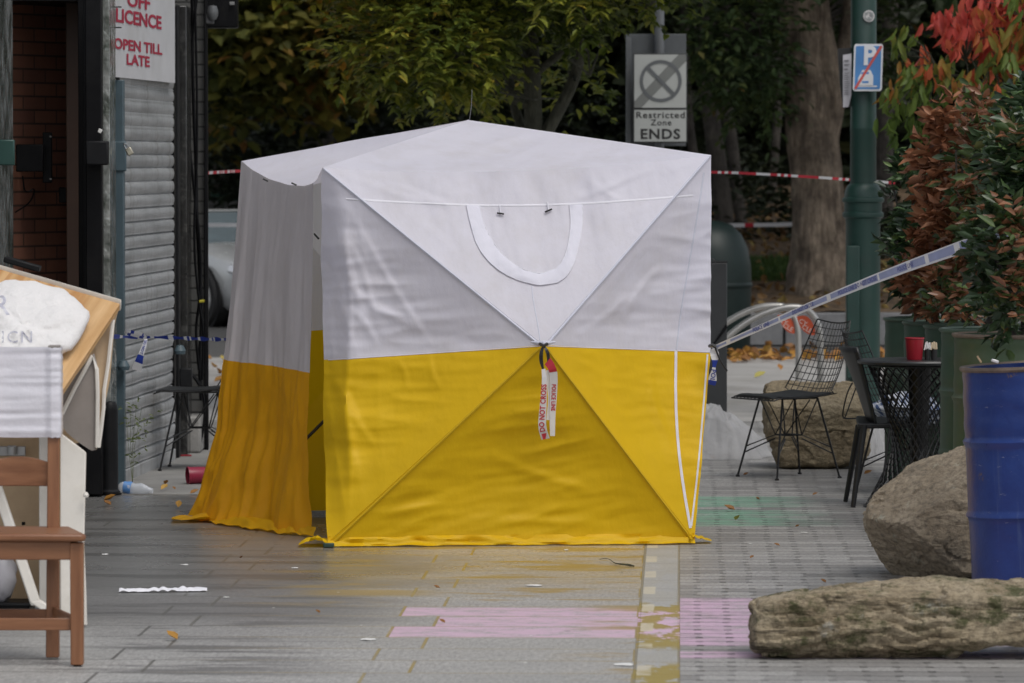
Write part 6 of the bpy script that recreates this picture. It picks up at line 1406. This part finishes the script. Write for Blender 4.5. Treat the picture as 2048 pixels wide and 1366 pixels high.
m_lr = leafmat('cherry_leaf', [(0,(.09,.16,.03)),(.52,(.17,.24,.05)),(.64,(.40,.24,.05)),(.78,(.66,.16,.07)),(1,(.70,.12,.10))], .45, .4)
leaf_mesh('crown', m_lr, tr2, P_, d, nn, .135*rng.uniform(.75,1.15,n_), .045, tt, fold=.35, droop=.3)
# ---- shrubs in the drums
m_sg = leafmat('laurel_leaf', [(0,(.018,.042,.02)),(.5,(.04,.08,.034)),(.8,(.08,.14,.045)),(1,(.20,.30,.08))], .3, .15, .5)
m_sr = leafmat('dry_leaf', [(0,(.12,.048,.024)),(.5,(.33,.13,.062)),(.85,(.45,.21,.11)),(1,(.5,.27,.15))], .55, .2)
m_sx = leafmat('mixed_leaf', [(0,(.02,.045,.02)),(.5,(.042,.08,.032)),(.70,(.09,.14,.04)),(.76,(.18,.075,.036)),(1,(.31,.14,.075))], .35, .18, .5)
def shrub(x, y, z0, ells, n, per, mat, L, Wd, tf, label, red=None):
    t = empty('potted_shrub', (x, y, z0), label, 'shrub', 'shrubs growing in the drums')
    o, tw = crown(t, 'foliage', ells, n, per, .13, mat, L, Wd, tf, up=.25, flat=.25, shell=.5)
    mb = MB()
    for k in range(7):
        e = ells[k % len(ells)]; a = 2*math.pi*k/7; tp_ = V(*e[0])+V(.1*math.cos(a), .1*math.sin(a), e[1][2]*.5)
        mb.tube([V(x+.05*math.cos(a), y+.05*math.sin(a), z0), V(x+.07*math.cos(a), y+.07*math.sin(a), z0+.25), V(x, y, z0).lerp(tp_, .6)+V(.05*math.cos(a),.05*math.sin(a),.1), tp_], [.012,.010,.008,.004], 6)
    mb.build('stems', m_dbark, t)
    return t, tw
tS = lambda P: .42+.30*pnoise(P, 5, 1)+.22*rng.normal(size=len(P))
tX = lambda P: .48+.55*pnoise(P, 3.2, 6)+.14*rng.normal(size=len(P))
xs_ = [(u-1024)*d/FPX+.2925 for u, d, z0 in DR]
shrub(xs_[0], 27.4, .8, [E(1818,400,27.7,22,70,.15), E(1822,520,27.6,26,70,.2), E(1850,580,27.4,30,30,.2)], 230, 6, m_sg, .085, .034, tS, 'dark green evergreen shrub in the drum nearest the lamp post')
shrub(xs_[1], 26.8, .8, [E(1885,330,26.6,28,70,.2), E(1893,450,26.5,32,75,.22), E(1900,260,26.6,26,35,.15), E(1868,560,26.6,38,45,.22), E(1930,520,26.5,30,60,.2)], 400, 6, m_sr, .088, .04, tS, 'dried coppery brown shrub standing behind the red pot')
shrub(xs_[2], 26.2, .8, [E(1945,330,26.0,25,60,.2), E(1905,590,26.0,30,30,.2), E(1955,480,26.0,30,60,.22), E(1965,240,26.1,30,35,.15)], 230, 6, m_sx, .085, .038, lambda P: tX(P)+.30, 'shrub of mixed brown and green leaves in the third green drum')
shrub(xs_[3], 23.9, .86, [E(2030,390,23.8,22,50,.18), E(2010,570,23.7,18,40,.2), E(2040,300,23.8,30,35,.2)], 170, 6, m_sx, .085, .036, tX, 'green shrub with some brown leaves in the ribbed drum by the table')
shrub(xs_[4], 23.2, .86, [E(2060,290,23.2,40,50,.2), E(2060,430,23.0,35,80,.22), E(2040,580,23.0,30,40,.2), E(2085,220,23.2,40,35,.2)], 380, 6, m_sg, .078, .032, tS, 'tall glossy green shrub growing in the olive drum')
shrub(BDX, 20.0, .88, [E(2050,340,20.1,45,60,.2), E(2010,480,19.9,35,50,.2), E(2025,600,19.9,35,40,.2)], 400, 6, m_sx, .070, .030, tX, 'nearest green and brown shrub growing in the blue drum')
# small flowers caught with the tape
fs_ = empty('white_flowers', PX(1998,468,19.75), 'tiny cluster of pale flowers among the leaves above the tape end', 'flowers')
mb = MB()
for k in range(26): mb.box(PX(1985+random.uniform(0,30), 474-random.uniform(-4,5)-.25*k, 19.72+random.uniform(-.03,.03)), (.008,.006,.008), Matrix.Rotation(random.random()*3,3,'Y'))
mb.build('petals', M('pale_petals', (.42,.46,.62), .6, var=.2), fs_)
# weed by the shutter
wz = empty('weed', GP(262,950), 'straggly weed growing at the foot of the roller shutter', 'weed')
p0 = V(-2.045, 26.9, 0); tw = np.array([p0+V(rng.normal()*.04+.03, rng.normal()*.04, rng.uniform(.12,.42)) for _ in range(26)]); P_, D_, N_ = twig_leaves(tw, unit(26), 4, .06, .2, .4)
leaf_mesh('leaves', leafmat('weed_leaf', [(0,(.12,.17,.06)),(1,(.22,.26,.09))], .6, .4), wz, P_, D_, N_, .030, .010, rng.random(len(P_)))
mb = MB()
for k in range(4): mb.tube([p0, p0+V(.01*k-.02, .0, .2), p0+V(.03*k-.06+.02, .02, .42)], .0014, 4)
mb.build('stems', M('weed_stem', (.10,.12,.05), .7), wz)

# ================================================================ car, railings, far wall
cr_ = empty('silver_car', (0,0,0), 'silver car parked beyond the tent on the left, front wheel and headlight showing', 'car')
m_sil = M('silver_paint', (.56,.57,.57), .25, metal=.25, var=.04, coat=.6); m_cgl = M('car_glass', (.16,.20,.22), .06, var=.1); m_tyre = M('tyre', (.012,.012,.012), .7); m_rim = M('alloy', (.5,.5,.5), .3, metal=.2)
# stations: x, half width, z bottom, z belt, z top
st_ = [(2.10,.62,.30,.52,.58),(2.0,.74,.22,.56,.66),(1.75,.83,.18,.62,.74),(1.3,.87,.17,.72,.83),(.75,.885,.17,.78,.88),(.2,.89,.17,.80,.90),(-.6,.89,.17,.81,.90),(-1.4,.885,.17,.82,.90),(-1.9,.82,.22,.80,.90),(-2.15,.70,.32,.74,.84)]
P = []
for x, w, zb, zs_, zt_ in st_:
    h = [(0,zt_+.015),(w*.5,zt_+.008),(w*.86,zt_-.02),(w*.96,(zs_+zt_)/2),(w,zs_-.08),(w*.985,(zs_+zb)/2-.02),(w*.95,zb+.05),(w*.86,zb)]
    P.append([V(x,-y,z) for y,z in reversed(h)]+[V(x,y,z) for y,z in h[1:]])
mb = MB(); mb.grid(P); mb.f += [tuple(range(15))[::-1], tuple(range(15*9, 150))]; mb.mi += [0,0]
mb.build('body', m_sil, cr_, world=False, ang=50)
def cabin(x0, x1, x2, x3, w0, w1, z0, z1):
    return [V(x0,-w0,z0), V(x0,w0,z0), V(x1,w1,z1), V(x1,-w1,z1), V(x3,-w0,z0), V(x3,w0,z0), V(x2,w1,z1), V(x2,-w1,z1)]
v_ = cabin(.85,.05,-1.2,-1.75,.76,.58,.87,1.19)
MB().add(v_, [(0,1,2,3),(5,4,7,6),(1,5,6,2),(4,0,3,7)]).build('windows', m_cgl, cr_, world=False, smooth=False)
MB().hexa([v_[3],v_[2],v_[6],v_[7]], (0,0,.03)).build('roof', m_sil, cr_, world=False, bevel=.02)
for a_, b_ in ((0,3),(1,2),(4,7),(5,6)): MB().tube([v_[a_]+V(0,0,.005), v_[b_]+V(0,0,.01)], .03, 6).build('pillar', m_sil, cr_, world=False)
for x in (1.32,-1.35):
    for s in (-1,1):
        c = V(x, s*.80, .30); whl = MB(); pr = [(.20,-.10),(.28,-.105),(.30,-.08),(.302,0),(.30,.08),(.28,.105),(.20,.10)]
        whl.lathe(pr, (0,0,0), 32); whl.v = [tuple(c+V(p[0],p[2],p[1])) for p in whl.v]; wo = whl.build('wheel', m_tyre, cr_, world=False)
        ar = MB(); ar.lathe([(.001,.11),(.05,.112),(.06,.09)],(0,0,0),16); ar.lathe([(.185,.06),(.195,.115),(.21,.112)],(0,0,0),32); ar.lathe([(.001,.02),(.2,.02)],(0,0,0),24)
        for k in range(5):
            a = 2*math.pi*k/5; ar.hexa([V(.04*math.cos(a-.5),.04*math.sin(a-.5),.115), V(.195*math.cos(a-.12),.195*math.sin(a-.12),.112), V(.195*math.cos(a+.12),.195*math.sin(a+.12),.112), V(.04*math.cos(a+.5),.04*math.sin(a+.5),.115)], (0,0,-.03))
        ar.v = [tuple(c+V(p[0], p[2]*s, p[1])) for p in ar.v]; ar.build('rim', m_rim, wo, world=False)
        mb = MB(); mb.lathe([(.32,-.02),(.345,.0),(.36,.0)],(0,0,0),32); mb.v = [tuple(c+V(p[0], s*.088+p[2]*s*.2, p[1])) for p in mb.v]; mb.build('wheel_arch', m_blk, cr_, world=False)
        MB().box(c+V(0,-s*.20,.02), (.60,.20,.6)).build('wheel_well', m_blk, cr_, world=False)
for s in (-1,1):
    MB().hexa([V(2.03,s*.66,.615), V(1.80,s*.825,.665), V(1.79,s*.845,.575), V(2.04,s*.71,.525)], (.035,s*.045,.01)).build('headlight', M('lamp_glass', (.75,.76,.78), .08, metal=.5), cr_, world=False, bevel=.02)
    MB().tube([V(.75,s*.80,.92), V(.72,s*.98,.95)], [.02,.05], 8).build('mirror', m_sil, cr_, world=False)
MB().box((2.12,0,.40), (.04,.9,.14)).build('grille', m_blk, cr_, world=False, bevel=.01)
hd = Vector((.55,-.835,0)).normalized(); ang_ = math.atan2(hd.y, hd.x)
cr_.rotation_euler = (0,0,ang_)
wc = PX(419, 600, 52.6); fw = Matrix.Rotation(ang_,3,'Z') @ V(1.32,-.80,0); cr_.location = (wc.x-fw.x, 52.6-fw.y, -.006)
# far wall with green railings
fw_ = empty('boundary_wall', (-3, 58, 0), 'low grey boundary wall behind the silver car', 'wall')
zt = PX(450,410,58).z; MB().box((-6.5, 58.15, zt/2), (13, .3, zt)).build('wall', M('grey_render', (.17,.175,.17), .8, var=.2, vs=2, dirt=(.08,.08,.07,.6)), fw_, smooth=False)
MB().box((-6.5, 58.15, zt+.02), (13, .36, .04)).build('coping', m_conc, fw_, bevel=.008)
ra = empty('green_railings', (-3, 58.2, zt), 'dark green metal railings standing on the boundary wall', 'railings')
mb = MB(); x = -8.0
zr = PX(450,388,58).z
while x < 0: mb.box((x, 58.2, (zt+.04+zr)/2), (.018,.018,zr-zt-.02)); x += .082
mb.build('bars', M('railing_green', (.012,.07,.045), .5, var=.2), ra, smooth=False)
for z in (zt+.06, zr-.02): MB().box((-4, 58.22, z), (8,.012,.03)).build('rail', M('railing_green', (.012,.07,.045), .5), ra, smooth=False)
# far building seen through a gap in the leaves
fb = empty('far_building', (4.2, 96, 0), 'distant pale building with a red fascia glimpsed through the leaves beside the big sign', 'building')
MB().box((4.2, 96.3, 4), (5, .6, 8)).build('wall', M('pale_render', (.62,.60,.58), .7), fb, smooth=False)
MB().box((3.9, 95.95, 3.95), (2.2, .12, .55)).build('fascia', M('fascia_red', (.45,.04,.06), .5), fb, smooth=False)
MB().box((3.9, 95.97, 2.6), (2.0, .06, 1.6)).build('window', m_cgl, fb, smooth=False)
